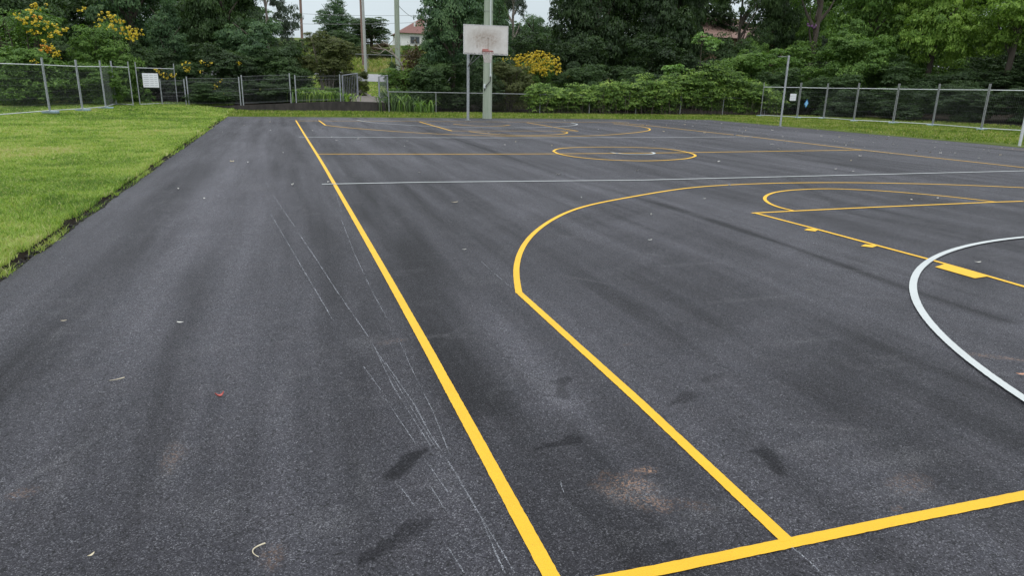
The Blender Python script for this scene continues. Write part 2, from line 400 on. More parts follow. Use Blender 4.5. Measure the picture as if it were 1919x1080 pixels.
shoe([(1008, 842, .020), (1030, 836, .024), (1050, 833, .02), (1076, 824, .044)], .72, 4)
shoe([(1252, 760, .016), (1275, 752, .03), (1292, 741, .048)], .62, 5); shoe([(1322, 714, .03), (1340, 706, .04), (1355, 702, .02)], .5, 6)
shoe([(1412, 848, .014), (1436, 848, .042), (1447, 866, .034), (1462, 886, .026)], .8, 7); shoe([(1610, 1050, .03), (1650, 1035, .036)], .35, 8)
for k in range(26):   # faint damp spots
    x0, y0 = RNG.uniform(-2.4, 4), RNG.uniform(.2, 6); r0 = RNG.uniform(.02, .07)
    r = np.hypot(X-x0, Y-y0)/r0+.6*(fbm(X*9+k, Y*9, 3)-.5); wet = np.maximum(wet, RNG.uniform(.08, .28)*sstep(1.2, .5, r))
dirt = np.zeros_like(X)
def dblot(u, v, rx, ry, ang, amp, seed):
    global dirt
    x0, y0 = g2(u, v); ca, sa = math.cos(R_(ang)), math.sin(R_(ang))
    a = ((X-x0)*ca+(Y-y0)*sa)/rx; b = (-(X-x0)*sa+(Y-y0)*ca)/ry
    r = np.hypot(a, b)+.9*(fbm(X*11+seed, Y*11, 4)-.5); dirt = np.maximum(dirt, amp*sstep(1.1, .25, r))
dblot(1205, 883, .08, .022, -12, 1., 1); dblot(1178, 905, .13, .07, -35, .75, 2); dblot(1215, 940, .15, .07, -45, .5, 9); dblot(1150, 925, .06, .10, 30, .4, 21); dblot(1135, 888, .018, .012, 0, .8, 3)
dblot(1290, 945, .10, .04, -40, .22, 4); dblot(1700, 905, .13, .09, 20, .22, 5); dblot(1680, 955, .03, .012, 10, .6, 6)
dblot(1870, 670, .28, .035, -38, .5, 7); dblot(1172, 646, .05, .02, 0, .45, 8); dblot(325, 860, .05, .16, 0, .28, 10)
dblot(510, 1045, .04, .10, 0, .3, 11); dblot(40, 925, .06, .05, 0, .3, 12); dblot(1500, 240, 1.2, .3, -60, .5, 13); dblot(1905, 280, 1.0, .25, -80, .6, 14); dblot(735, 640, .10, .05, 20, .3, 15)
pale = np.zeros_like(X)
for k in range(40):   # pale scuffs and drag scratches
    x0, y0 = RNG.uniform(-2.6, 4.4), RNG.uniform(0, 7); L = RNG.uniform(.03, .35); W = RNG.uniform(.006, .03)
    a0 = RNG.normal(-35, 25) if x0 > .5 else RNG.normal(85, 14); ca, sa = math.cos(R_(a0)), math.sin(R_(a0))
    a = (X-x0)*ca+(Y-y0)*sa; b = -(X-x0)*sa+(Y-y0)*ca+.02*(vnoise(X*6, Y*6)-.5)
    pale = np.maximum(pale, RNG.uniform(.05, .3)*np.exp(-(a/L)**2-(b/W)**2))
for (u, v, rx, ry, am) in [(1190, 920, .14, .10, .7), (1330, 960, .2, .06, .35), (1250, 1000, .25, .04, .3), (1700, 860, .2, .1, .5), (1700, 920, .15, .1, .4), (820, 630, .2, .03, .5), (840, 900, .1, .1, .3), (620, 980, .12, .1, .4), (680, 900, .05, .2, .3), (320, 870, .05, .22, .5), (110, 900, .05, .2, .4), (400, 960, .16, .14, .3), (690, 640, .14, .1, .35), (1020, 720, .08, .3, .25), (1560, 830, .35, .05, .35), (1640, 870, .2, .06, .4), (1500, 640, .5, .05, .3), (1420, 560, .5, .05, .35), (1300, 495, .4, .05, .3), (480, 350, .25, .5, .3), (450, 220, .5, .25, .5), (655, 380, .3, .1, .2), (560, 700, .12, .08, .25)]:
    x0, y0 = g2(u, v); r = np.hypot((X-x0)/rx, (Y-y0)/ry)+.8*(fbm(X*7+u, Y*7, 4)-.5); pale = np.maximum(pale, .55*am*sstep(1.5, .0, r))
# rims of dust round the dried patches
n1 = fbm(X*1.1+31, Y*1.1+12, 5); pale = np.maximum(pale, .12*np.exp(-((n1-.56)/.012)**2)*(fbm(X*3, Y*3+9, 3) > .5))
# shape: crisp but wandering left edge, 4 cm thick
XX = X.copy(); XX[:, 0] = edge_x(ys); XX[:, 1:4] = np.maximum(XX[:, 1:4], XX[:, :1]+np.array([.01, .02, .03]))
nx, ny = len(xs), len(ys); I = np.arange(nx*ny).reshape(ny, nx)
F = np.stack([I[:-1, :-1], I[:-1, 1:], I[1:, 1:], I[1:, :-1]], -1).reshape(-1, 4)
V = np.stack([XX, Y, np.zeros_like(X)], -1).reshape(-1, 3)
bo = np.concatenate([I[:, 0][::-1], I[0, 1:], I[1:, -1], I[-1, :-1][::-1]]); nb = len(bo)
low = V[bo].copy(); low[:, 2] = -.045
V2 = np.concatenate([V, low]); jj = np.arange(nb); j2 = (jj+1) % nb
SK = np.stack([bo[jj], len(V)+jj, len(V)+j2, bo[j2]], -1)
ex = lambda a: np.concatenate([a.ravel(), np.zeros(nb)])
court = np_obj('asphalt_court', V2, np.concatenate([F, SK]), MAT['asphalt'], attrs={'tone': ('POINT', ex(tone)), 'wet': ('POINT', ex(wet)), 'dirt': ('POINT', ex(dirt)), 'pale': ('POINT', ex(pale))})
tag(court, kind='structure')

# ------------------------------------------------------------------ painted markings
def catmull(P, n=10):
    P = [np.array(p, float) for p in P]; Q = [2*P[0]-P[1]]+P+[2*P[-1]-P[-2]]; out = []
    for i in range(1, len(Q)-2):
        a, b, c, d = Q[i-1:i+3]
        for t in np.linspace(0, 1, n, endpoint=False):
            out.append(.5*((2*b)+(-a+c)*t+(2*a-5*b+4*c-d)*t*t+(-a+3*b-3*c+d)*t**3))
    return out+[P[-1]]
def resample(P, step):
    P = np.array(P); s = np.r_[0, np.cumsum(np.hypot(*np.diff(P, axis=0).T))]; n = max(2, int(s[-1]/step)+1)
    t = np.linspace(0, s[-1], n); return np.c_[np.interp(t, s, P[:, 0]), np.interp(t, s, P[:, 1])]
LZ = [.003]
def strip(name, pts, w, mat, label=None, near=False, jit=.0007, parent=court):
    P = resample(pts, .02 if near else .06); t = np.gradient(P, axis=0); t /= np.linalg.norm(t, axis=1)[:, None]; nn = np.c_[-t[:, 1], t[:, 0]]
    if not near: w = w*1.25
    k = len(P); wa = w/2+RNG.normal(0, jit, k); wb = w/2+RNG.normal(0, jit, k)
    LZ[0] += .00035; z = LZ[0]
    A = P+nn*wa[:, None]; B = P-nn*wb[:, None]
    V = np.r_[np.c_[A, np.full(k, z)], np.c_[B, np.full(k, z)]]; i = np.arange(k-1)
    o = np_obj(name, V, np.stack([k+i, k+i+1, i+1, i], -1), mat, parent)
    if label: o['label'] = label
    return o
WC, LC, MX = 14.98, 28.66, 7.49
def arc(c, r, a0, a1, n=80): return [(c[0]+r*math.cos(R_(a)), c[1]+r*math.sin(R_(a))) for a in np.linspace(a0, a1, n)]
z3 = lambda x, y: g2(480+x/2.7, 300+y/2.7)
z5 = lambda x, y: g2(1200+x/2.4548, 640+y/2.4548)
z7 = lambda x, y: g2(1200+x/2.669, 200+y/2.669)
z6 = lambda x, y: g2(530+x/2.665, 200+y/2.665)
z4 = lambda x, y: g2(600+x/2.4547, 640+y/2.4547)
yw, wh = MAT['yellow'], MAT['white']
sl = [g2(1038, 1092), g2(1031.8, 1080), g2(925, 880), g2(826, 700), g2(793.5, 640), g2(704, 480), g2(627.4, 346.3), g2(600.4, 300), g2(574.3, 258.2), g2(554.4, 225.5)]
strip('sideline', catmull([(.0, -.02)]+sl[3:], 6), .056, yw, 'long yellow sideline running away from the camera on the left', True)
strip('baseline', [g2(1037, 1108), g2(1228.5, 1071.8), g2(1473, 1021), g2(1700, 974), g2(1919, 930.4), (WC, .07)], .052, yw, 'near yellow baseline crossing the bottom right corner', True)
strip('three_point_line', [g2(1475, 1016), g2(1200, 756), g2(972.6, 549)], .052, yw, 'near straight leg of the yellow three point line', True)
arc3 = [z3(1330, 676), z3(1312, 620), z3(1308, 560), z3(1320, 500), z3(1345, 440), z3(1400, 370), z3(1480, 312), z3(1560, 268), z3(1650, 236), z3(1728, 218), z7(200, 411), z7(400, 394), z7(600, 385), z7(800, 381), z7(1000, 380), z7(1300, 384), z7(1600, 392), z7(1919, 406)]
A3 = resample(catmull(arc3, 8), .05); ker = np.ones(21)/21
for _ in range(2):
    PD = np.r_[2*A3[0]-A3[10:0:-1], A3, 2*A3[-1]-A3[-2:-12:-1]]; A3 = np.stack([np.convolve(PD[:, c_], ker, 'valid') for c_ in (0, 1)], 1)
strip('three_point_arc', [tuple(q_) for q_ in A3]+arc((MX, 1.63), 6.75, 52, 12, 30), .052, yw, 'near large yellow three point arc', True)
strip('free_throw_line', [g2(1409, 400), z7(770, 523), z7(1100, 507), z7(1780, 478), z7(1919, 474), (MX+2.45, 5.85)], .05, yw, 'near yellow free throw line', True)
strip('free_throw_arc', catmull([z7(770, 523), z7(690, 503), z7(641, 482), z7(622, 460), z7(642, 440), z7(700, 425), z7(800, 416), z7(960, 412), z7(1200, 422), z7(1450, 442), z7(1600, 457), z7(1780, 478)], 8), .05, yw, 'near yellow free throw arc', True)
strip('key_line', [z7(572, 533), z7(850, 606), z7(1150, 687), z7(1440, 765), z7(1600, 810), z7(1919, 903), (5.06, .1)], .05, yw, 'near yellow key side line with lane blocks', True)
def quad(name, P, mat, label):
    LZ[0] += .00035; V = [(p[0], p[1], LZ[0]) for p in P]
    o = np_obj(name, V, [[0, 1, 2, 3]], mat, court); o['label'] = label
quad('lane_block', [z7(818, 619), z7(838, 611), z7(893, 616), z7(874, 626)], yw, 'small yellow lane mark nearest the free throw line')
quad('lane_block', [z7(1101, 700), z7(1125, 691), z7(1190, 697), z7(1160, 707)], yw, 'small yellow lane mark in the middle of the key side')
quad('lane_block', [z7(1473, 805), z7(1520, 791), z7(1742, 852), z7(1672, 862)], yw, 'wide yellow lane block on the key side')
strip('key_line', [(MX+2.45, .1), (MX+2.45, 5.82)], .05, yw, 'yellow key side line out of frame on the right')
strip('centre_line', catmull([g2(595.5, 289.2), g2(935, 289.2), g2(1200, 287.3), g2(1400, 284.6), g2(1614, 281.3)], 8), .05, yw, 'yellow halfway line')
strip('centre_circle', catmull([z6(1350, 223), z6(1372, 212), z6(1430, 206), z6(1520, 203), z6(1650, 202.5), z6(1800, 205), g2(1249, 279.5), g2(1285, 285), g2(1303, 291.6), g2(1290, 297), g2(1260, 300), g2(1225, 301.6), z6(1750, 271), z6(1600, 265), z6(1470, 253), z6(1385, 238), z6(1350, 223)], 8), .05, yw, 'yellow centre circle')
strip('centre_arc', arc((MX+.1, 14.15), .55, 178, 362, 30), .05, wh, 'small white half circle at centre court')
strip('sideline', [g2(1147, 230), g2(1200, 233.9), z7(580, 154), g2(1612, 281), g2(1919, 314.5), (WC+.03, 5), (WC, 0)], .05, yw, 'yellow sideline on the right')
strip('baseline', [(-.02, LC+.02), (WC, LC+.05)], .05, yw, 'far yellow baseline')
strip('three_point_line', [g2(597.5, 226), z6(213, 93)], .05, yw, 'far straight leg of the yellow three point line on the left')
strip('three_point_arc', catmull([z6(211, 93), z6(300, 103), z6(450, 116), z6(650, 130), z6(850, 140), z6(1050, 146), z6(1180, 148), z6(1400, 149), z6(1600, 143), z6(1750, 131), z6(1820, 121), z6(1833, 113), z6(1810, 104), z6(1750, 95), z6(1650, 86)], 6), .05, yw, 'far yellow three point arc')
strip('key_line', [g2(786, 228.5), z6(845, 122)], .05, yw, 'far yellow key side line on the left')
strip('key_line', [g2(987, 230), z6(1475, 123)], .05, yw, 'far yellow key side line on the right')
strip('free_throw_line', [z6(842, 122), z6(1475, 122)], .04, yw, 'far yellow free throw line')
strip('free_throw_arc', catmull([z6(930, 125), z6(1000, 133), z6(1100, 141), z6(1220, 144), z6(1330, 142), z6(1400, 137), z6(1421, 130), z6(1390, 125)], 6), .05, yw, 'far yellow free throw arc')
strip('charge_arc', catmull([z6(850, 87), z6(920, 94), z6(1010, 97.5), z6(1090, 96.5), z6(1135, 92)], 6), .05, yw, 'small far arc under the hoop')
strip('third_line', [z3(333, 125), g2(800, 342.5), g2(1200, 338.6), z7(1919, 323), (19.6, 9.3)], .052, wh, 'white netball third line nearer the camera', True)
strip('third_line', [z6(80, 153), z6(1000, 157), g2(1250, 258), g2(1409.8, 256.6)], .05, wh, 'white netball third line farther from the camera')
GP = np.array([z7(1919, 655), z7(1750, 680), z7(1600, 714), z7(1500, 746), z7(1430, 785), z7(1385, 835), z7(1366, 890), g2(1718, 582), g2(1742, 612), z5(1412, 0), z5(1500, 76), z5(1600, 155), z5(1700, 226), z5(1765, 275)])
sol = np.linalg.lstsq(np.c_[2*GP, np.ones(len(GP))], (GP**2).sum(1), rcond=None)[0]; gr_ = math.sqrt(sol[2]+sol[0]**2+sol[1]**2)
print('goal circle fit', sol[:2], gr_, np.abs(np.hypot(GP[:, 0]-sol[0], GP[:, 1]-sol[1])-gr_).max())
strip('goal_circle', arc((sol[0], sol[1]), gr_, 60, 190, 160), .056, wh, 'near white netball goal circle', True)
strip('goal_circle', catmull([z6(370, 67), z6(430, 78), z6(550, 88), z6(700, 97), z6(850, 102), z6(1000, 105), z6(1150, 106), z6(1300, 104), z6(1420, 98), z6(1470, 90), z6(1440, 81)], 6), .05, wh, 'far white netball goal circle')
strip('goal_line', [(-.3, 29.6), (15.3, 29.6)], .035, wh, 'far white netball goal line')
# chalk set-out lines
CH_ = [([(507, 402), (530, 442), (568, 507), (625, 605)], .009), ([(512, 368), (553, 428)], .009), ([(497, 338), (504, 354)], .009), ([(565, 447), (600, 500), (632, 550)], .009),
 ([(560, 440), (567, 450)], .006), ([(640, 415), (665, 480), (700, 555), (725, 600)], .006), ([(612, 300), (640, 400)], .007), ([(632, 550), (690, 635)], .006), ([(330, 447), (400, 443), (480, 437)], .010),
 ([(898, 490), (930, 519), (958, 543)], .007), ([(1482, 1034), (1510, 1056), (1535, 1080)], .006), ([(500, 355), (560, 355)], .006)]
for pl, w in CH_: strip('chalk_line', [g2(*p) for p in pl], w, MAT['chalk'], None, True, .001)
for pl, w in [([(240, 20), (340, 230), (440, 390), (510, 500)], .0045), ([(300, 110), (430, 300), (510, 450), (620, 620), (740, 830), (800, 980), (850, 1090)], .006), ([(740, 830), (830, 980), (895, 1090)], .005),
 ([(360, 0), (430, 160), (520, 340), (600, 550)], .004), ([(200, 130), (280, 240)], .004), ([(300, 280), (380, 400), (440, 490)], .0045), ([(510, 690), (570, 790)], .004), ([(370, 690), (435, 780)], .0045), ([(590, 975), (660, 1090)], .0045), ([(480, 560), (590, 720)], .004), ([(1105, 670), (1120, 720)], .004), ([(250, 40), (560, 560)], .003)]:
    strip('chalk_line', [z4(*p) for p in pl], w, MAT['chalk'], None, True, .0008)

# ------------------------------------------------------------------ soil edge and crumbs beside the asphalt
def lumps(n, xf, yf, s0, s1, zf):
    base = np.array([(1, 0, 0), (-1, 0, 0), (0, 1, 0), (0, -1, 0), (0, 0, 1), (0, 0, -.6)], float)
    FF = np.array([(0, 2, 4), (2, 1, 4), (1, 3, 4), (3, 0, 4), (2, 0, 5), (1, 2, 5), (3, 1, 5), (0, 3, 5)])
    s = RNG.uniform(s0, s1, n); P = np.c_[xf, yf, zf]
    V = P[:, None]+base[None]*s[:, None, None]*RNG.uniform(.5, 1.3, (n, 6, 3)); Fa = (np.arange(n)[:, None, None]*6+FF[None]).reshape(-1, 3)
    return V.reshape(-1, 3), Fa
n = 9000; yy = RNG.uniform(1.5, 33, n)**1.0; off = np.abs(RNG.normal(0, .085, n))
V, F = lumps(n, edge_x(yy)-off+.01, yy, .006, .022, -.035+.02*RNG.random(n))
tag(np_obj('soil_crumbs', V, F, MAT['crumbs']), 'dark crumbs of asphalt and soil along the ragged edge of the lawn', 'debris', kind='stuff')

# ------------------------------------------------------------------ grass
def blades(n, x, y, z, L, W, lean=.5, rn=None):
    a = RNG.uniform(0, 2*math.pi, n); b = RNG.uniform(0, 2*math.pi, n)
    L = L*RNG.uniform(.55, 1.3, n); wv = np.c_[np.cos(a), np.sin(a), np.zeros(n)]*(W*RNG.uniform(.7, 1.3, n))[:, None]/2
    ln = L*lean*RNG.uniform(.3, 1.6, n); dv = np.c_[np.cos(b), np.sin(b), np.zeros(n)]
    P0 = np.c_[x, y, z]
    Mi = P0+dv*(ln*.35)[:, None]+np.c_[np.zeros((n, 2)), L*.6]; Ti = P0+dv*ln[:, None]+np.c_[np.zeros((n, 2)), L*.85]
    V = np.stack([P0-wv, P0+wv, Mi+wv*.8, Ti, Mi-wv*.8], 1).reshape(-1, 3)
    i = np.arange(n)[:, None]*5; F = np.concatenate([i+np.array([[0, 1, 2, 4]]), ], 0)
    F3 = i+np.array([[4, 2, 3, 3]]); return V, F, i+np.array([[4, 2, 3]]), rn
def grass_obj(name, parts, mat, label):
    Vs, Fs, Rs = [], [], []; b = 0
    for (V, F4, F3, rn) in parts:
        # quads as two triangles
        T = np.concatenate([F4[:, [0, 1, 2]], F4[:, [0, 2, 3]], F3], 0)+b; Vs.append(V); Fs.append(T); Rs.append(np.concatenate([rn, rn, rn])); b += len(V)
    o = np_obj(name, np.concatenate(Vs), np.concatenate(Fs), mat, attrs={'rnd': ('FACE', np.concatenate(Rs))})
    return tag(o, label, 'grass', kind='stuff')
def lawn_colour(x, y, n):
    p = fbm(x*.7+3, y*.7, 4); q = fbm(x*2.6, y*2.6+9, 3)
    r = .38+1.0*(p-.5)+.75*(q-.5)+RNG.normal(0, .2, n)
    st = np.exp(-(((x+5.6)/1.1)**2+((y-15.2)/1.2)**2))+np.exp(-(((x+4.8)/.7)**2+((y-17)/.6)**2))*.5
    r += st*RNG.random(n)*.6; straw = RNG.random(n) < .09; r[straw] = RNG.uniform(.8, 1, straw.sum())
    return np.clip(r, 0, 1)
def lb(y): return np.interp(y, [3, 4.43, 7.68, 13.86, 28.2, 36.3, 40], [-3.4, -3.5, -4.6, -6.8, -11.4, -14, -15])-.3
parts = []
for (y0, y1, dens, L, W) in [(2.5, 8.5, 5200, .055, .0055), (8.5, 13, 3600, .055, .008), (13, 20, 1500, .06, .013), (20, 30, 650, .07, .022), (30, 40.5, 420, .08, .03)]:
    A = (y1-y0)*(AX0-lb((y0+y1)/2)); n = int(A*dens*1.15)
    y = RNG.uniform(y0, y1, n); x = lb(y)+(edge_x(y)-lb(y))*RNG.random(n)
    e = edge_x(y)+.015-.24*fbm(y*1.3, y*0+3., 4)**1.7+.09*(vnoise(y*7, y*0)-.5)+.04*(vnoise(y*23, y*0)-.5)
    m = (x < e) | (RNG.random(n) < .05); m &= ~((y > 38.45) & (x > -2.5)); x, y = x[m], y[m]; n = len(x)
    tall = 1+.9*np.exp(-((e[m]-x)/.12)**2)*(vnoise(y*5, x*0) > .35)
    parts.append(blades(n, x, y, hz(x, y)-.005, L*tall, W, .75, lawn_colour(x, y, n)))
grass_obj('lawn_grass', parts, MAT['grass'], 'bright green mown lawn left of the asphalt')
parts = []
def region(n, xf, yf, m, L, W, shift=0.):
    x, y = xf[m], yf[m]; k = len(x); parts.append(blades(k, x, y, hz(x, y)-.005, L, W, .6, np.clip(lawn_colour(x, y, k)+shift, 0, 1)))
n = 42000; x = RNG.uniform(-3.2, 34, n); y = RNG.uniform(AY1+.05, 38.2, n)
region(n, x, y, y > AY1+.1+.18*fbm(x*1.1, y*0, 3), .09, .03)
n = 70000; x = RNG.uniform(AX1, 36, n); y = RNG.uniform(8, 36, n)
br = np.exp(-(((x-22.3)/.7)**2+((y-22.5)/3.5)**2)); m = (x > AX1+.1+.25*fbm(y*1.1, x*0+5, 3)) & ~((RNG.random(n) < br*.6)) & ~((x < 22.3) & (RNG.random(n) < sstep(17.5, 15.5, y)))
region(n, x, y, m, .08, .028)
grass_obj('verge_grass', parts, MAT['grass_dull'], 'strip of dull green grass beyond and to the right of the asphalt')
parts = []
n = 14000; y = RNG.uniform(52, 67, n); x = RNG.uniform(-2, 17, n); region(n, x, y, y > 0, .12, .06, .1)
grass_obj('roadside_grass', parts, MAT['grass'], 'bright grass beyond the gate')
parts = []
n = 22000; y = RNG.uniform(79, 96, n); x = RNG.uniform(-5, 24, n); region(n, x, y, y > 0, .45, .09, .25)
grass_obj('bank_grass', parts, MAT['grass_dull'], 'long yellowish grass on the bank behind the far fence')

# ------------------------------------------------------------------ road, path, retaining wall
def drape(name, poly_l, poly_r, mat, dz=.02, n=40, cross=14):
    V = []; 
    for i in range(n+1):
        t = i/n; a = np.array(poly_l[0])*(1-t)+np.array(poly_l[1])*t; b = np.array(poly_r[0])*(1-t)+np.array(poly_r[1])*t
        for j in range(cross+1):
            s = j/cross; p = a*(1-s)+b*s; V.append((p[0], p[1], float(hz(p[0], p[1]))+dz))
    k = cross+1; F = [(i*k+j, i*k+j+1, i*k+k+j+1, i*k+k+j) for i in range(n) for j in range(cross)]
    return tag(np_obj(name, V, F, mat), kind='structure')
drape('road', ((-60, 67.2), (-60, 77.2)), ((90, 67.2), (90, 77.2)), MAT['road'], .05, 30, 120)
drape('path', ((3.1, 38.86), (4.9, 52.5)), ((5.0, 38.86), (7.0, 52.5)), MAT['concrete_light'], .03, 40, 6)

w = MB()
for x0, x1, z0, z1 in [(-4.2, -2.4, .24, .29), (-2.4, 0.1, .29, .44), (.1, 2.6, .44, .555), (2.6, 5.0, .555, .50)]:
    for (dx, dy, zz) in [(0, 0, 0)]:
        V = [(x0, 38.5, -.1), (x1, 38.5, -.1), (x1, 38.86, -.1), (x0, 38.86, -.1), (x0, 38.5, z0), (x1, 38.5, z1), (x1, 38.86, z1), (x0, 38.86, z0)]
        w.add(V, [(3, 2, 1, 0), (4, 5, 6, 7), (0, 1, 5, 4), (1, 2, 6, 5), (2, 3, 7, 6), (3, 0, 4, 7)])
rw = w.build('retaining_wall', MAT['concrete']); tag(rw, 'low dark stained concrete retaining wall under the mesh fence and gate', 'wall')

# ------------------------------------------------------------------ basketball hoop
BY = 27.46
pb = at(877, 226); PBX, PBY = float(pb[0]), float(pb[1])
tl, tr, br_, bl_ = at(870, 45, BY), at(952, 50, BY), at(950, 102, BY), at(869, 100, BY)
bx0, bx1 = (tl[0]+bl_[0])/2, (tr[0]+br_[0])/2; bz1, bz0 = (tl[2]+tr[2])/2, (bl_[2]+br_[2])/2
bcx, bcz, bw, bh = (bx0+bx1)/2, (bz0+bz1)/2, bx1-bx0, bz1-bz0
hp = empty('basketball_hoop', (PBX, PBY, 0), 'weathered white backboard with faded red ring on a grey steel pole at the far end', 'basketball hoop')
def lo(p): return (p[0]-PBX, p[1]-PBY, p[2])
m = MB(); m.tube([(0, 0, 0), (0, 0, 3.25)], .062, 16); m.build('pole', MAT['galv'], hp)
m = MB(); m.tube([(0, 0, .002), (0, 0, .03)], .12, 16); m.build('base_collar', MAT['galv_dull'], hp)
bd = MB(); bd.box((0, 0, 0), (bw, .035, bh), bev=.008); bo_ = bd.build('backboard', MAT['board'], hp); bo_.location = (bcx-PBX, BY-PBY, bcz)
m = MB(); ft = .022
m.box((0, -.0, bh/2+ft/2), (bw+2*ft, .05, ft)); m.box((0, 0, -bh/2-ft/2), (bw+2*ft, .05, ft)); m.box((-bw/2-ft/2, 0, 0), (ft, .05, bh)); m.box((bw/2+ft/2, 0, 0), (ft, .05, bh))
fr = m.build('board_edge', plain('pale_board_edge', (.50, .50, .49), (.58, .58, .57), 6, .6), bo_)
m = MB(); mk = plain('faint_dark_marking', (.22, .19, .16), (.36, .31, .27), 30, .8)
for (cx_, cz_, sx, sz) in [(.09, -.13, .028, .42), (-.38, -.26, .03, .13), (.09, .08, .09, .03), (-.12, .10, .16, .02)]:
    m = MB(); m.box((cx_, -.0215, cz_), (sx, .004, sz)); m.build('target_marking', mk, bo_)
m = MB()
for sx in (-.45, .45):
    for sz in (-.35, .3): m.bar(lo((bcx+sx, BY+.02, bcz+sz)), (0, -.02, 3.1 if sz > 0 else 2.95), .028, 8)
m.bar((.0, -.03, 2.35), lo((bcx-.42, BY+.05, bz0+.08)), .028, 8); m.bar((0, -.03, 2.35), lo((bcx-.1, BY+.05, bz0+.05)), .02, 8)
m.build('support_arm', MAT['galv_dull'], hp)
rc = at(914, 95, BY-.36); RX, RZ = float(rc[0]), float(rc[2])
ry = BY-.36
ring = [(RX+.228*math.cos(a)-PBX, ry+.228*math.sin(a)-PBY, RZ) for a in np.linspace(0, 2*math.pi, 33)[:-1]]
m = MB(); m.tube(ring, .012, 8, closed=True); m.tube([(a, b, c-.03) for a, b, c in ring], .007, 6, closed=True)
for i in range(0, 32, 3): m.bar(ring[i], (ring[i][0], ring[i][1], RZ-.10), .006, 5)
m.box(lo((RX, BY-.075, RZ+.03)), (.30, .11, .016)); m.box(lo((RX, BY-.026, RZ+.03)), (.26, .012, .12))
m.build('ring', MAT['rim'], hp)
m = MB(); NS = 16
for lev in range(5):
    z0, z1 = RZ-.03-.085*lev, RZ-.03-.085*(lev+1); r0, r1 = .222-.018*lev, .222-.018*(lev+1)
    for i in range(NS):
        a0 = 2*math.pi*(i+.5*(lev % 2))/NS
        for sg in (-.5, .5):
            a1 = a0+sg*2*math.pi/NS
            m.bar((RX-PBX+r0*math.cos(a0), ry-PBY+r0*math.sin(a0), z0), (RX-PBX+r1*math.cos(a1), ry-PBY+r1*math.sin(a1), z1), .006, 4)
m.build('net', MAT['net'], hp)

# power pole behind the hoop
ppb = at(913, 222); PX_, PY_ = float(ppb[0]), float(ppb[1])
pp = empty('power_pole', (PX_, PY_, 0), 'thick pale green timber power pole standing right behind the backboard', 'power pole', 'timber poles')
m = MB(); m.tube([(0, 0, -.05), (0, 0, .4), (.01, 0, 5), (.03, 0, 10.5)], [.235, .222, .205, .17], 20); m.build('pole', MAT['timber'], pp)
m = MB()
m.tube([(.07, -.235, 2.0), (.05, -.232, 5), (.07, -.215, 9)], .03, 8); m.build('conduit', MAT['conduit'], pp)
m = MB(); m.tube([(.07, -.26, 1.98), (.05, -.27, 1.75), (-.10, -.255, 1.58), (-.19, -.18, 1.45), (-.2, -.16, 1.3)], .022, 8); m.build('cable', MAT['wire_dark'], pp)
m = MB(); m.box((.07, -.25, 2.02), (.08, .06, .12), bev=.01); m.build('cable_clamp', MAT['conduit'], pp)
m = MB(); m.box((-.2, -.17, 1.52), (.09, .09, .2), bev=.01); m.build('junction_box', MAT['conduit'], pp)
for zz in (3.0, 4.9, 6.5):
    m = MB(); m.tube([(.225*math.cos(a), .225*math.sin(a), zz) for a in np.linspace(0, 2*math.pi, 25)[:-1]], .008, 5, closed=True); m.build('strap', MAT['galv_dull'], pp)

# netball posts on the right
def netball_post(u, v, ztop, label, arm):
    b = at(u, v); r = empty('netball_post', (b[0], b[1], 0), label, 'netball post', 'netball posts on the right side')
    m = MB(); m.tube([(0, 0, -.04), (0, 0, ztop)], .045, 14); m.build('post', MAT['galv'] if arm else MAT['galv_light'], r)
    m = MB(); m.tube([(0, 0, .001), (0, 0, .02)], .10, 14); m.build('base_collar', MAT['galv_dull'], r)
    m = MB(); s = -1; cz = ztop-.06
    m.bar((0, 0, cz), (s*.15, 0, cz), .012, 6); m.tube([(s*(.34)+.19*math.cos(a), .19*math.sin(a), cz) for a in np.linspace(0, 2*math.pi, 25)[:-1]], .009, 6, closed=True)
    m.build('goal_ring', MAT['galv_dull'], r); return r
netball_post(1462, 237, 3.13, 'slim grey netball post with a small bare ring, in front of the grass verge', 1)
netball_post(1910, 275, 3.1, 'pale grey netball post cut off at the right edge of the picture', 0)

# ------------------------------------------------------------------ temporary fencing
def fence_panel(a, b, label, group, za=None, zb=None, H=2.1, rail=1.83, low=.1, mat='galv', foot=True, dbl=False, dens=.075, gap=.035):
    a = np.array(a, float); b = np.array(b, float); d = b-a; L = float(np.hypot(*d)); t = d/L
    za = float(hz(*a)) if za is None else za; zb = float(hz(*b)) if zb is None else zb
    r = empty('fence_panel', (a[0], a[1], za), label, 'fence', group)
    def q(s, z): return (t[0]*s, t[1]*s, z+(zb-za)*s/L)
    s0, s1 = gap, L-gap
    for s in (s0, s1): m = MB(); m.tube([q(s, .02), q(s, H)], .024, 8); m.build('post', MAT[mat], r)
    m = MB(); sag = .0
    m.tube([q(s0, rail), q(L/2, rail+sag), q(s1, rail)], .019, 8); m.build('top_rail', MAT['galv_light'], r)
    m = MB(); m.tube([q(s0, low), q(s1, low)], .019, 8); m.build('bottom_rail', MAT['galv_light'], r)
    m = MB(); n = int((s1-s0)/dens)
    for i in range(1, n): m.bar(q(s0+(s1-s0)*i/n, low), q(s0+(s1-s0)*i/n, rail), .0018, 3)
    for i in range(1, 7): m.bar(q(s0, low+(rail-low)*i/7), q(s1, low+(rail-low)*i/7), .0018, 3)
    m.build('mesh_infill', MAT['wire'], r)
    if foot:
        m = MB(); m.box((t[0]*s0, t[1]*s0, .045), (.6, .22, .10), math.atan2(t[1], t[0])+math.pi/2, bev=.02); m.build('foot', MAT['foot'], r)
    return r
cam2 = np.array([CX, CY])
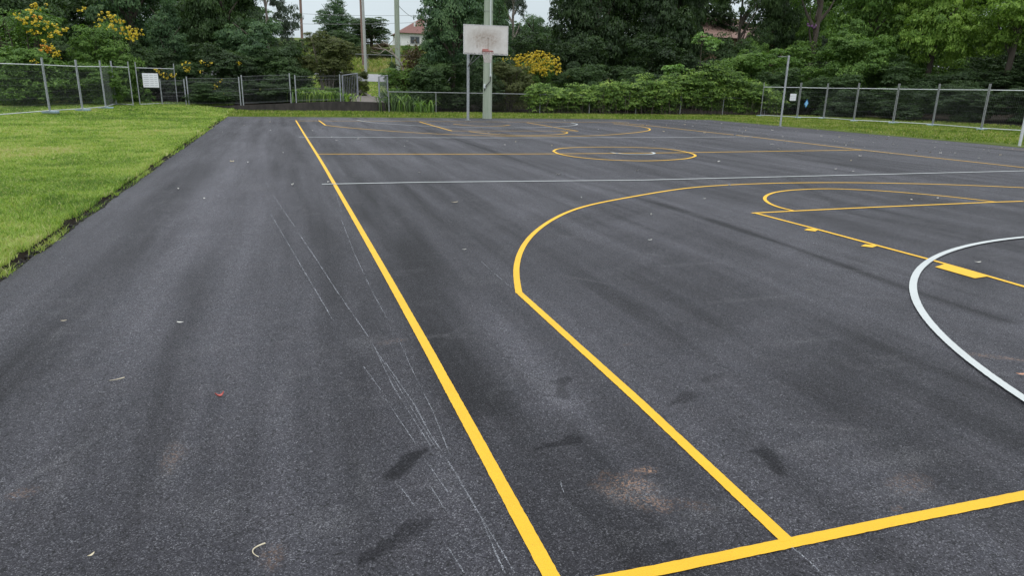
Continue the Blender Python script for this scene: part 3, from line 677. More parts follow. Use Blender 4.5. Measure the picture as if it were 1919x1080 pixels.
def bank_pt(u, v, vt, H=2.1):
    """post foot on the sloping lawn, from its apparent height"""
    g = at(u, v); top = at(u+(u-959)*-.0, vt, Y=g[1]); k = H/top[2]
    p = CO+(g-CO)*k; return (float(p[0]), float(p[1])), float(p[2])
FL = [bank_pt(-70, 226, 100), bank_pt(94, 212, 108), bank_pt(155, 208, 112), bank_pt(199, 204, 113), bank_pt(218, 198, 114), bank_pt(251, 200, 115)]
FLl = ['temporary fence panel running out of the picture at far left', 'temporary fence panel right of the thick doubled post', 'third temporary fence panel from the left', 'short angled temporary fence panel in the set back corner', 'temporary fence panel just before the signed gate']
for i in range(5):
    fence_panel(FL[i][0], FL[i+1][0], FLl[i], 'temporary fence on the left', FL[i][1], FL[i+1][1])
ga, gb = bank_pt(262, 199, 116), bank_pt(334, 196, 119)
gp = fence_panel(ga[0], gb[0], 'temporary fence gate panel carrying the white notice', 'temporary fence on the left', ga[1], gb[1], foot=False)
# notice on the gate panel
def rect_sign(name, u0, u1, v0, v1, Yp, label, cat, rows=0):
    a, b = at(u0, (v0+v1)/2, Yp), at(u1, (v0+v1)/2, Yp); t = at((u0+u1)/2, v0, Yp)[2]; lo_ = at((u0+u1)/2, v1, Yp)[2]
    r = empty(name, ((a[0]+b[0])/2, Yp, (t+lo_)/2), label, cat); W = b[0]-a[0]; H = t-lo_
    m = MB(); m.box((0, 0, 0), (W, .012, H), bev=.003); m.build('sign_plate', MAT['sign_white'], r)
    m = MB()
    for i in range(rows): 
        zz = H/2-H*(i+1)/(rows+1)
        for c0, c1 in ((-.44, -.1), (-.06, .2), (.24, .44)): m.box(((c0+c1)/2*W, -.008, zz), ((c1-c0)*W*RNG.uniform(.8, 1), .003, H*.022))
    if rows: m.build('sign_print', MAT['sign_text'], r)
    return r
sy = (ga[0][1]+gb[0][1])/2-1.15
rect_sign('notice_board', 267.5, 297, 137, 163.5, sy, 'white rectangular notice with rows of small grey print on the left gate panel', 'sign', 6)
# right temporary fence
FR = [(1424, 219), (1493, 223), (1543, 224), (1599, 229), (1673, 232.5), (1747, 237), (1838, 245), (1990, 254)]
FRl = ['temporary fence panel with the small white sign, behind the netball post', 'narrow temporary fence panel carrying the blue diamond sign', 'temporary fence panel third from the hedge', 'temporary fence panel fourth from the hedge', 'temporary fence panel fifth from the hedge', 'temporary fence panel with slightly bowed rails near the right edge', 'temporary fence panel cut off by the right edge']
for i in range(7):
    a, b = at(*FR[i]), at(*FR[i+1]); fence_panel(a[:2], b[:2], FRl[i], 'temporary fence on the right', 0.02, 0.02, H=2.08, rail=1.8, mat='galv_dull')
p = at(1486, 182, 33.5)
rect_sign('notice_board', 1480.5, 1492, 175.5, 188.5, 35.7, 'small pale square notice on the right fence next to the netball post', 'sign', 2)
c = at(1511, 194, 35.0); r = empty('diamond_sign', c, 'light blue diamond shaped sign with dark blue border on the right fence', 'sign')
for nm, s, mt, yo in (('sign_border', 1., 'sign_blue_dark', 0), ('sign_plate', .72, 'sign_blue', -.008)):
    m = MB(); hw, hh = .17*s, .27*s; V = [(-hw, yo-.006, -.02*s), (0, yo-.006, -hh), (hw, yo-.006, .03*s), (0.02, yo-.006, hh)]; V += [(a, b+.012, c_) for a, b, c_ in V]
    m.add(V, [(0, 1, 2, 3), (7, 6, 5, 4), (0, 4, 5, 1), (1, 5, 6, 2), (2, 6, 7, 3), (3, 7, 4, 0)]); m.build(nm, MAT[mt], r)

# ------------------------------------------------------------------ welded mesh fence on the wall, gates
def weld_panel(x0, x1, z0, z1, h, label, post_r=True, Yf=38.7):
    r = empty('mesh_fence', (x0, Yf, z0), label, 'fence', 'welded mesh fence above the wall'); L = x1-x0
    q = lambda s, z: (s, 0, z+(z1-z0)*s/L)
    for s in ([.04, L-.04] if post_r else [.04]): m = MB(); m.tube([q(s, -.1), q(s, h)], .032, 8); m.build('post', MAT['galv'], r)
    m = MB()
    for i in range(1, int(L/.06)): m.bar(q(i*.06, .05), q(i*.06, h-.08), .0026, 3)
    for zz in (.08, .12, h*.36, h*.5, h*.82, h-.08):
        m.bar(q(0, zz), q(L, zz), .006 if zz > h-.1 or zz < .1 else .0045, 4)
    m.build('mesh_infill', MAT['wire'], r)
wx = lambda u, v: float(at(u, v, 38.7)[0])
weld_panel(wx(303, 197), wx(351, 197), .22, .26, 1.3, 'short dark mesh fence section beside the gate panel with the notice')
weld_panel(wx(353, 197), wx(453, 197), .26, .30, 1.42, 'mesh fence section above the left end of the low wall')
weld_panel(wx(455, 197), wx(547, 192), .30, .455, 1.52, 'middle mesh fence section above the low wall')
weld_panel(wx(554, 192), wx(640, 189), .47, .565, 1.42, 'mesh fence section right beside the open gate')
def gate_leaf(a, b, z0, z1, h, label, n):
    a = np.array(a, float); b = np.array(b, float); d = b-a; L = float(np.hypot(*d)); t = d/L
    r = empty('gate_leaf', (a[0], a[1], z0), label, 'gate', 'open steel gate'); q = lambda s, z: (t[0]*s, t[1]*s, z+(z1-z0)*s/L); ang = math.atan2(t[1], t[0])
    m = MB(); 
    for s in (.03, L-.03): m.box((t[0]*s, t[1]*s, h/2+(z1-z0)*s/L), (.06, .06, h), ang)
    for zz in (.1, h-.03): m.bar(q(.06, zz), q(L-.06, zz), .028, 6)
    m.build('gate_frame', MAT['gate'], r)
    m = MB()
    for i in range(1, n): s = L*i/n; m.box((t[0]*s, t[1]*s, h/2+.03+(z1-z0)*s/L), (.045, .012, h-.22), ang+.5)
    m.build('gate_slats', MAT['gate'], r)
g0 = at(645, 190, 38.9); gate_leaf((wx(644, 190), 38.95), (float(at(671, 172, 40.9)[0]), 40.9), .55, .70, 1.40, 'open grey steel gate leaf on the left of the path', 9)
gate_leaf((wx(711, 192), 38.75), (float(at(728, 185, 40.0)[0]), 40.1), .50, .60, 1.42, 'open grey slatted gate leaf on the right of the path', 9)

# chain wire fence along the back
def chain_fence(x0, x1, y0, y1, h, posts, label, matw, matp, step=.09, raillabel=None):
    L = x1-x0; r = empty('chain_wire_fence', (x0, y0, 0), label, 'fence'); yy = lambda s: (y1-y0)*s/L; zz = lambda s: float(hz(x0+s, y0+yy(s)))
    for px in posts: m = MB(); m.tube([(px-x0, yy(px-x0), zz(px-x0)-.05), (px-x0, yy(px-x0), zz(px-x0)+h)], .028, 8); m.build('post', matp, r)
    ss = np.linspace(0, L, max(2, int(L/2.5)))
    m = MB(); m.tube([(s, yy(s), zz(s)+h) for s in ss], .024, 8); m.build('top_rail', matp, r)
    m = MB(); n = int(L/step); k = h/step
    for i in range(n+int(k)):
        for sg in (1, -1):
            sa = (i-k)*step if sg > 0 else i*step; sb = sa+sg*h
            ta, tb = 0., 1.; lo_s, hi_s = min(sa, sb), max(sa, sb)
            if hi_s <= 0 or lo_s >= L: continue
            f0 = max(0., ((0 if sg > 0 else L)-sa)/(sb-sa)); f1 = min(1., ((L if sg > 0 else 0)-sa)/(sb-sa))
            if f1 <= f0: continue
            pa, pb_ = sa+(sb-sa)*f0, sa+(sb-sa)*f1
            m.bar((pa, yy(pa), zz(pa)+h*f0), (pb_, yy(pb_), zz(pb_)+h*f1), .002, 3)
    m.build('chain_mesh', matw, r)
chain_fence(4.95, 29.5, 37.5, 37.7, 1.1, [5.0, 7.6, 10.6, 13.75, 16.9, 20, 23.1, 26.2, 29.4], 'low old chain wire fence along the back, half buried in the hedge', MAT['wire_dark'], MAT['galv_dull'])
chain_fence(-4, 22, 79.6, 79.6, 1.75, list(np.arange(-4, 22.1, 2.6)), 'far chain wire fence on the grassy bank across the road', MAT['wire'], MAT['galv_dull'], .25)

# ------------------------------------------------------------------ foliage engine
def rdir(n):
    v = RNG.normal(0, 1, (n, 3)); return v/np.linalg.norm(v, axis=1)[:, None]
def leaves(P, N, size, asp=.45, spread=.8):
    n = len(P); N = N+rdir(n)*spread; N /= np.linalg.norm(N, axis=1)[:, None]
    a = np.cross(N, rdir(n)); a /= np.linalg.norm(a, axis=1)[:, None]; b = np.cross(N, a)
    s = size*RNG.uniform(.6, 1.35, n)[:, None]; L, W = a*s*.5, b*s*.5*asp
    V = np.stack([P-L, P-W+L*.1+N*s*.06, P+L, P+W+L*.1+N*s*.06], 1).reshape(-1, 3)
    return V, np.arange(n*4).reshape(n, 4)
def crown_pts(lobes, n, nsub=26, sub=.30, core=.25, down=.35, thick=.14):
    """lobes: (x,y,z,rx,ry,rz). leaf clumps sit on twig-end clusters over each lobe, sparse inside"""
    lobes = np.array(lobes, float); area = (lobes[:, 3]*lobes[:, 5])**1.0; area /= area.sum()
    Ps, Ns, Rs = [], [], []
    for lb_, w in zip(lobes, area):
        k = int(n*w); c, r = lb_[:3], lb_[3:]
        ns = max(8, nsub); D = rdir(ns*2); D = D[(D[:, 2] > -1+down) | (RNG.random(len(D)) < .4)][:ns]
        sc = c+D*r*RNG.uniform(.72, 1.04, (len(D), 1)); sr = sub*RNG.uniform(.6, 1.35, len(D)); tint = RNG.normal(0, .16, len(D))
        idx = RNG.integers(0, len(D), int(k*(1-core))); dd = rdir(len(idx)); dd[:, 2] = np.abs(dd[:, 2])*.8-.25*RNG.random(len(idx))
        p = sc[idx]+dd*(sr[idx]*RNG.uniform(.55, 1.0, len(idx))**.5)[:, None]*r*np.array([1, 1, .8]); nn = D[idx]*.6+dd*.8
        Ps.append(p); Ns.append(nn); Rs.append(tint[idx])
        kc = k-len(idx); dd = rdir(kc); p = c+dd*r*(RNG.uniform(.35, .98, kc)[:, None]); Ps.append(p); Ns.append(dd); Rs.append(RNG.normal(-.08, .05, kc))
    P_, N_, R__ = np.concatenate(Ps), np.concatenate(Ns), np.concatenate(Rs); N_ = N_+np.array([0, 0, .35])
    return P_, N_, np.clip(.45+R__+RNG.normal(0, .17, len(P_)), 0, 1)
def crown_mesh(name, lobes, n, size, asp=.45, spread=.8, **kw):
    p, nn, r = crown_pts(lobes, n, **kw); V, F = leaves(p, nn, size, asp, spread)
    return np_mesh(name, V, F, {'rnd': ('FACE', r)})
def rand_lobes(kind, seed):
    g = np.random.default_rng(seed); L = []
    if kind == 'round':      # unit box: x,y in -.5...5, z 0..1
        L.append((0, 0, .55, .30, .30, .36))
        for i in range(11):
            a = g.uniform(0, 2*math.pi); z = g.uniform(.22, .84); rr = .30*math.sqrt(max(.05, 1-((z-.5)/.55)**2)); s = g.uniform(.13, .22)
            L.append((rr*math.cos(a), rr*math.sin(a), z, s, s, s*.85))
    elif kind == 'tall':
        for i in range(13):
            z = .10+.84*i/12; rr = .30*math.sin(math.pi*min(1, .18+z*.80))**.7; a = g.uniform(0, 2*math.pi); s = g.uniform(.15, .24)*(1.05-.45*z)
            L.append((rr*.65*math.cos(a), rr*.65*math.sin(a), z, s, s, s*.62))
        L.append((0, 0, .45, .24, .24, .40))
    elif kind == 'dome':     # shrub reaching the ground
        L.append((0, 0, .40, .36, .36, .46))
        for i in range(14):
            a = g.uniform(0, 2*math.pi); z = g.uniform(.08, .80); rr = .36*math.sqrt(max(.08, 1-(z/1.0)**2)); s = g.uniform(.11, .19)
            L.append((rr*math.cos(a), rr*math.sin(a), z, s, s, s*.9))
    elif kind == 'loose':    # open gum tree
        for i in range(13):
            a = g.uniform(0, 2*math.pi); z = g.uniform(.25, .93); rr = g.uniform(.1, .40)*math.sqrt(max(.1, 1-((z-.55)/.6)**2)); s = g.uniform(.09, .16)
            L.append((rr*math.cos(a), rr*math.sin(a), z, s, s, s*.75))
    return L
VAR = {}
def variant(kind, seed, n, size, **kw):
    VAR.setdefault(kind, []).append(crown_mesh('crown_'+kind, rand_lobes(kind, seed), n, size, **kw))
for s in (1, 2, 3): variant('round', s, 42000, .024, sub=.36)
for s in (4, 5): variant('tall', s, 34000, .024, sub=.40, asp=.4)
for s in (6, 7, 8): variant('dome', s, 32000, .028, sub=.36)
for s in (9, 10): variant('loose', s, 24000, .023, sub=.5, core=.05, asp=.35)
def trunk_mesh(seed, crown0=.3, limbs=8, r=.035, multi=1):
    g = np.random.default_rng(seed); m = MB()
    for k in range(multi):
        a = g.uniform(0, 6.28); dx, dy = (.02 if multi == 1 else .22)*math.cos(a), (.02 if multi == 1 else .22)*math.sin(a)
        st = .0 if multi == 1 else .05; rr = r/math.sqrt(multi)
        path = [(st*dx, st*dy, -.02), (dx*.3+g.normal(0, .01), dy*.3+g.normal(0, .01), crown0*.6), (dx*.7+g.normal(0, .02), dy*.7, .5), (dx, dy, .85)]
        m.tube(path, [rr*1.25, rr, rr*.7, rr*.2], 7)
        for i in range(limbs if multi == 1 else 2):
            z = g.uniform(crown0, .75); b = g.uniform(0, 6.28); f = z/.85; x0, y0 = dx*f, dy*f; Lh = g.uniform(.2, .36)
            m.tube([(x0, y0, z-.03), (x0+Lh*.5*math.cos(b), y0+Lh*.5*math.sin(b), z+.06), (x0+Lh*math.cos(b+.2), y0+Lh*math.sin(b+.2), z+.16+g.uniform(-.05, .05))], [rr*.5, rr*.3, rr*.08], 5)
    return m
TM = {}
def get_trunk(k, *a, **kw):
    if k not in TM:
        m = trunk_mesh(*a, **kw); me = bpy.data.meshes.new('trunk'); me.from_pydata(m.V, [], m.F); me.polygons.foreach_set('use_smooth', m.S); me.update(); me.materials.append(MAT['bark']); TM[k] = me
    return TM[k]
for k_, a_ in (('t1', dict(seed=1, crown0=.3)), ('t2', dict(seed=2, crown0=.25)), ('multi', dict(seed=3, crown0=.15, multi=16, r=.034)), ('thin', dict(seed=5, crown0=.35, r=.02))): get_trunk(k_, **a_)
def plant(name, cat, label, u0, u1, vtop, Yp, kind, vi, mat, group=None, zb=None, depth=None, crown=(0., 1.), trunk='t1', rot=None, bark=None, tilt=0.):
    """a tree or shrub whose crown spans sight lines u0..u1 at depth Yp and rises to vtop"""
    a, b = at(u0, vtop, Yp), at(u1, vtop, Yp); cx = (a[0]+b[0])/2; W = (b[0]-a[0]); zb_ = float(hz(cx, Yp)) if zb is None else zb
    # crowns are seen obliquely: the silhouette width is across the line of sight
    dirv = np.array([cx-CX, Yp-CY]); cosv = dirv[1]/np.linalg.norm(dirv); W = W*cosv
    H = (a[2]+b[2])/2-zb_; dp = W if depth is None else depth
    r = empty(name, (cx, Yp, zb_), label, cat, group); r.rotation_euler = (0, tilt, 0)
    vs = VAR[kind]; o = bpy.data.objects.new('foliage' if kind == 'dome' else 'crown', vs[vi % len(vs)])
    if not o.data.materials: o.data.materials.append(MAT['L_dark'])
    link(o, r); o.material_slots[0].link = 'OBJECT'; o.material_slots[0].material = MAT['L_'+mat]
    ang = RNG.uniform(0, 6.28) if rot is None else rot
    z0, z1 = crown[0]*H, crown[1]*H; o.location = (0, 0, z0); o.scale = (W*1.02, dp*1.02, (z1-z0)*1.0); o.rotation_euler = (0, 0, ang)
    if trunk:
        t = bpy.data.objects.new('trunk' if trunk != 'multi' else 'stems', TM[trunk]); link(t, r); t.scale = (max(W, 2)*.9, max(W, 2)*.9, H); t.rotation_euler = (0, 0, ang*1.7)
        if bark: t.material_slots[0].link = 'OBJECT'; t.material_slots[0].material = MAT[bark]
    return r
def flowers(parent, clumps, mat, size=.12, per=30, name='flowers'):
    """clumps: (u, v, Y, radius_m)"""
    Ps, Ns = [], []
    for (u, v, Yp, rad) in clumps:
        c = at(u, v, Yp); n = max(6, int(per*1.5*(rad/.25)**1.5)); d = rdir(n); cc_ = rdir(7)*rad*np.array([1.15, .6, .8]); Ps.append(c+cc_[RNG.integers(0, 7, n)]+d*.05); Ns.append(d+np.array([0, -.6, .4]))
    p = np.concatenate(Ps); V, F = leaves(p, np.concatenate(Ns), size, .8, .5); V = V-np.array(parent.location)
    return np_obj(name, V, F, MAT[mat], parent, {'rnd': ('FACE', np.clip(RNG.normal(.5, .28, len(p)), 0, 1))})
FS = [('dark', 'deep')]
BT = 'trees behind the fences'
BS = 'shrubs behind the fences'
# left side, back to front
plant('dense_tree', 'tree', 'dark dense tree at the top left corner behind the yellow flowering shrub', -190, 130, -220, 46, 'round', 0, 'dark', BT)
plant('dense_tree', 'tree', 'tall dark bluish tree rising behind the second yellow flowering shrub', 90, 320, -240, 49, 'round', 1, 'blue', BT)
plant('dense_tree', 'tree', 'upright mid green tree right of the yellow flowering shrub', 245, 365, -10, 43.5, 'tall', 0, 'blue', BT)
plant('dense_tree', 'tree', 'large dark green tree behind the mesh fence, reaching the top edge', 310, 490, -200, 47, 'round', 2, 'dark', BT)
plant('gum_tree', 'tree', 'loose leaved tree with sky through its crown left of the open sky', 405, 560, -160, 50, 'loose', 0, 'grey', BT, bark='bark_pale', trunk='thin')
plant('dense_tree', 'tree', 'rounded grey green tree at the left side of the sky gap', 395, 542, 22, 44.5, 'round', 0, 'blue', BT)
plant('leafy_shrub', 'shrub', 'dark shrub under the rounded tree left of the brownish bush', 455, 585, 72, 43, 'dome', 1, 'dark', BS, trunk=None)
plant('leafy_shrub', 'shrub', 'dark undergrowth bush behind the mesh fence below the tall trees', 330, 480, 70, 42, 'dome', 2, 'deep', BS, trunk=None)
plant('leafy_shrub', 'shrub', 'deep green bush behind the gate panel with the notice', 235, 370, 85, 43.2, 'dome', 0, 'deep', BS, trunk=None)
sA = plant('flowering_shrub', 'shrub', 'tall shrub with scattered yellow orange flowers at far left', -120, 150, 2, 38, 'dome', 0, 'mid', BS, depth=5, trunk='multi')
sB = plant('flowering_shrub', 'shrub', 'dome shaped shrub with an arc of yellow flowers on its right shoulder', 105, 272, 22, 40.2, 'dome', 1, 'mid', BS, depth=3.0, trunk='multi')
plant('leafy_shrub', 'shrub', 'dark low bush directly behind the left temporary fence', -60, 120, 95, 36.5, 'dome', 2, 'mid', BS, trunk=None, depth=2.5)
plant('leafy_shrub', 'shrub', 'low bush behind the temporary fence under the yellow flowering dome', 85, 250, 105, 38, 'dome', 1, 'mid', BS, trunk=None, depth=2.5)
flowers(sA, [(52, 32, 35.6, .30), (62, 38, 35.6, .35), (78, 44, 35.6, .25), (100, 52, 35.8, .28), (112, 50, 35.8, .25), (55, 12, 36, .2), (76, 10, 36, .2), (32, 30, 35.5, .15), (88, 66, 35.6, .16), (72, 60, 35.6, .12), (80, 75, 35.6, .1), (92, 88, 35.4, .2), (100, 97, 35.4, .22), (108, 104, 35.4, .15), (58, 58, 35.6, .12), (110, 60, 35.6, .15), (63, 115, 35.2, .14)], 'F_yellow', .085, 30)
flowers(sA, [(82, 92, 35.3, .20), (88, 95, 35.3, .12), (70, 32, 35.4, .14)], 'F_orange', .085, 26, 'orange_flowers')
flowers(sB, [(190, 30, 37.6, .22), (203, 30, 37.6, .22), (212, 38, 37.5, .30), (222, 46, 37.5, .3), (232, 54, 37.5, .28), (243, 58, 37.6, .25), (255, 60, 37.6, .28), (246, 68, 37.5, .22), (258, 68, 37.6, .2), (182, 44, 37.5, .14), (152, 16, 37.8, .15), (208, 50, 37.4, .16)], 'F_yellow', .085, 34)
pl_ = plant('flowering_shrub', 'shrub', 'small shrub with drooping yellow flowers above the mesh fence near the notice', 285, 420, 104, 41.6, 'dome', 2, 'dark', BS, trunk=None, depth=2)
flowers(pl_, [(349, 122, 39.6, .2), (351, 129, 39.6, .15), (380, 118, 39.6, .14), (392, 120, 39.6, .14), (376, 135, 39.6, .1), (300, 136, 39.6, .16), (312, 142, 39.6, .16), (324, 140, 39.6, .14), (292, 133, 39.6, .12), (402, 162, 39.4, .12), (412, 152, 39.4, .1), (446, 118, 39.8, .12), (425, 175, 39.4, .1)], 'F_yellow', .08, 26)
plant('olive_shrub', 'shrub', 'brownish olive multi stemmed bush behind the mesh fence', 538, 676, 50, 44, 'dome', 2, 'olive', BS, crown=(.26, 1.), trunk='multi', bark='bark_pale', depth=3)
plant('olive_shrub', 'shrub', 'small reddish olive bush at the base of the multi stemmed bush', 590, 668, 95, 45.5, 'dome', 0, 'olive', BS, trunk=None, depth=2)
plant('leafy_shrub', 'shrub', 'dark green bush between the rounded tree and the olive bush', 500, 600, 105, 46, 'dome', 0, 'dark', BS, trunk=None, depth=2)
plant('rounded_shrub', 'shrub', 'clipped dark bush with brownish top beside the path through the gate', 655, 693, 128, 45.5, 'dome', 1, 'olive', None, trunk=None, depth=1.4, zb=.75)
# distant; haze is put into the pine's bluish leaf colour
plant('distant_tree', 'tree', 'distant blue grey pine shaped tree in the middle of the sky gap', 572, 676, -6, 100, 'tall', 1, 'blue', 'distant trees')
plant('distant_tree', 'tree', 'distant dark round tree behind the pair of thin poles', 640, 748, 32, 96, 'round', 1, 'dark', 'distant trees')
plant('distant_tree', 'tree', 'distant low tree peeping over the olive bush', 600, 680, 50, 92, 'dome', 1, 'dark', 'distant trees')
for i, (a, b, v, lab, mt) in enumerate([(655, 715, 84, 'mixed brown bush on the far bank left of the green pole', 'olive'), (700, 748, 92, 'dark bush on the far bank behind the bare branches', 'dark'), (735, 800, 82, 'pale bush in front of the white house', 'mid'), (610, 665, 100, 'far bank bush behind the olive shrub', 'olive'), (690, 735, 78, 'thin grey bush on the far bank', 'brown')]):
    plant('bank_shrub', 'shrub', lab, a, b, v, 88+i, 'dome', i, mt, 'bushes on the far bank', trunk=None, depth=3)
# around the pole / hoop
plant('dense_tree', 'tree', 'big dense dark green tree filling the space left of the hoop', 768, 925, -90, 41.5, 'round', 1, 'blue', BT, crown=(.08, 1.))
plant('leafy_shrub', 'shrub', 'dark bushy undergrowth below the big tree left of the hoop', 752, 880, 98, 40.5, 'dome', 2, 'dark', BS, trunk=None, depth=3)
plant('leafy_shrub', 'shrub', 'dark bush behind the hoop pole and power pole', 835, 950, 105, 39.6, 'dome', 0, 'deep', BS, trunk=None, depth=2.5)
plant('dense_tree', 'tree', 'dark tree directly behind the backboard', 860, 985, -120, 50, 'tall', 1, 'blue', BT)
plant('gum_tree', 'tree', 'open crowned gum tree right of the backboard with sky showing', 915, 1010, -70, 58, 'loose', 1, 'grey', BT, bark='bark_pale')
plant('gum_tree', 'tree', 'rounded hazy tree between the backboard and the dark wood', 950, 1052, 6, 60, 'round', 2, 'blue', BT)
plant('dense_tree', 'tree', 'low dark tree below the hazy tree right of the backboard', 905, 1075, 55, 52, 'dome', 0, 'dark', BT, trunk=None)
plant('leafy_shrub', 'shrub', 'olive green shrub just right of the power pole', 908, 1005, 106, 40.3, 'dome', 1, 'olive', BS, trunk='multi', depth=2.5)
sC = plant('flowering_shrub', 'shrub', 'shrub covered in bright yellow flowers right of the backboard', 955, 1062, 98, 43, 'dome', 2, 'mid', BS, trunk='multi', depth=3)
cl = []
for _ in range(60):
    u = RNG.uniform(968, 1048); t_ = (u-1008)/42; v = 100+28*RNG.random()+10*abs(t_)**2; cl.append((u, v, 41.3+.3*RNG.random(), RNG.uniform(.12, .26)))
for _ in range(14): cl.append((RNG.uniform(990, 1030), RNG.uniform(125, 145), 41.2, RNG.uniform(.1, .2)))
cl += [(1050, 122, 41.2, .14), (1052, 135, 41.2, .1), (1075, 147, 41, .08), (1086, 144, 41, .08), (1065, 143, 41, .07), (945, 112, 41, .1), (955, 108, 41, .12)]
flowers(sC, cl, 'F_yellow', .085, 34)
# bank of trees to the right
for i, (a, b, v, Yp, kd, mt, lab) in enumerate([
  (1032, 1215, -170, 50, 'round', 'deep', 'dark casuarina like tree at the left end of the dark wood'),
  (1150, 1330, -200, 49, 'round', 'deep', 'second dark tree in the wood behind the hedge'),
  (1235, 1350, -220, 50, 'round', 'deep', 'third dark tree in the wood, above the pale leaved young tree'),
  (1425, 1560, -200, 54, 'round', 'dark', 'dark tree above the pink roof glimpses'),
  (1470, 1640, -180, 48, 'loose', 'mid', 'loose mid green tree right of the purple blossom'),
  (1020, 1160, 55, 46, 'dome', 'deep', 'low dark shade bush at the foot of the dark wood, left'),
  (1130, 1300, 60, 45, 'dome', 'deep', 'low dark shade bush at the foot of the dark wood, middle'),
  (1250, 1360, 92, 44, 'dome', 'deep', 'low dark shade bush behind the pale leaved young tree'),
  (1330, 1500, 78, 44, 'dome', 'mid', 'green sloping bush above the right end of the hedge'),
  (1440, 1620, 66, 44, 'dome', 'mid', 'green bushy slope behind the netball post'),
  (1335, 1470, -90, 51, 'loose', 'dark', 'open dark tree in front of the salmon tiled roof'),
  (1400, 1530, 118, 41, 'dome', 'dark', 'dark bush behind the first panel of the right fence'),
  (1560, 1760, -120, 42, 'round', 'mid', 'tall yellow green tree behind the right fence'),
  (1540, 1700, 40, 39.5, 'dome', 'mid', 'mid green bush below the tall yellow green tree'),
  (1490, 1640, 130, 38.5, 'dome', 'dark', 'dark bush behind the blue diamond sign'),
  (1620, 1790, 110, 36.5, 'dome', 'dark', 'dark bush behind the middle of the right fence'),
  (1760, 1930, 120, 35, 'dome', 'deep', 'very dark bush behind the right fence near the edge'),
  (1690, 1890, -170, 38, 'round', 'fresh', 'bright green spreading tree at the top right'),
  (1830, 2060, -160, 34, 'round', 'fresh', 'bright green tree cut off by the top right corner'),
  (1860, 2060, 70, 38, 'dome', 'deep', 'black green thicket at the right edge'),  # shade of the void under the trees is in its leaf colour
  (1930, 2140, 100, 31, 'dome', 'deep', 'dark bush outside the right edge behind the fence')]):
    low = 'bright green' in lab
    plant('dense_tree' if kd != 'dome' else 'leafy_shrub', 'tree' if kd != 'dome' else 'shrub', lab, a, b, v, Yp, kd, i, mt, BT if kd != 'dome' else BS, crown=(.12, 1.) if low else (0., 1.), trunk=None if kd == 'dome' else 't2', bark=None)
pt = plant('flowering_tree', 'tree', 'small tree with a spot of purple blossom high on the slope', 1480, 1570, 25, 55, 'round', 2, 'grey', None)
flowers(pt, [(1519, 44, 47.6, .22), (1525, 48, 47.8, .18), (1514, 46, 47.8, .12)], 'F_purple', .10, 40)

REAR = ['past the left edge of the picture', 'above the left yellow flowering shrub', 'between the two yellow flowering shrubs', 'above the notice on the gate panel', 'above the left end of the low wall', 'at the left border of the open sky',
 'left of the backboard', 'straight above the backboard', 'right of the backboard above the yellow blossom', 'at the left end of the dark wood', 'above the middle of the hedge', 'above the pale young tree', 'above the netball post', 'above the blue diamond sign', 'above the fifth right fence panel', 'above the bowed right fence panel', 'at the top right corner', 'beyond the right edge, nearer one', 'beyond the right edge, farther one']
# the wood goes on behind: a second and third row of trees
for i, (u, v, Yp, hw, mt) in enumerate([(-60, -60, 58, 150, 'dark'), (60, -70, 60, 140, 'blue'), (170, -60, 57, 130, 'dark'), (280, -50, 60, 120, 'blue'), (375, -45, 58, 105, 'dark'), (455, -5, 60, 70, 'blue'),
  (850, -20, 60, 70, 'blue'), (905, -50, 64, 80, 'dark'), (985, 20, 70, 50, 'blue'), (1100, -50, 62, 110, 'deep'), (1190, -60, 60, 110, 'deep'), (1290, -60, 62, 110, 'deep'), (1500, -70, 66, 110, 'dark'), (1590, -60, 56, 120, 'mid'), (1680, -60, 52, 120, 'mid'), (1780, -50, 50, 130, 'fresh'), (1890, -50, 48, 130, 'mid'), (1990, -60, 46, 130, 'dark'), (2110, -60, 42, 130, 'mid')]):
    side = 'left' if u < 500 else 'middle' if u < 1000 else 'right'
    plant('dense_tree', 'tree', 'background tree in the rear row, seen '+REAR[i], u-hw, u+hw, v, Yp, 'dome', i, mt, 'rear row of trees in the wood', trunk=None)
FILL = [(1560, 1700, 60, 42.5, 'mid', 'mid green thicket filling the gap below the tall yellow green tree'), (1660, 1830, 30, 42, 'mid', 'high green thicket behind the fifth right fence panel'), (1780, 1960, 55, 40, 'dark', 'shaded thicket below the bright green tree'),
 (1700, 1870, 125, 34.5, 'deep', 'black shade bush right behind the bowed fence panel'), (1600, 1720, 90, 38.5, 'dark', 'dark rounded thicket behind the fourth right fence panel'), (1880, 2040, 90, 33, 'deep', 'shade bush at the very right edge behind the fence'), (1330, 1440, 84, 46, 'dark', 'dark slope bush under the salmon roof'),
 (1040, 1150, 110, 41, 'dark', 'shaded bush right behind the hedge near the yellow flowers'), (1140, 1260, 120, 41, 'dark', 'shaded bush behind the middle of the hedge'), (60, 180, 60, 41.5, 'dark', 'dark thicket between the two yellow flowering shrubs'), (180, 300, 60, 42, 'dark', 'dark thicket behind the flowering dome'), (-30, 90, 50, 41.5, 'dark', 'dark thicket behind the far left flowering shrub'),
 (780, 900, 30, 43, 'blue', 'leafy lower mass of the big tree left of the backboard'), (700, 800, 120, 42, 'mid', 'green bush behind the vine hung bare tree')]
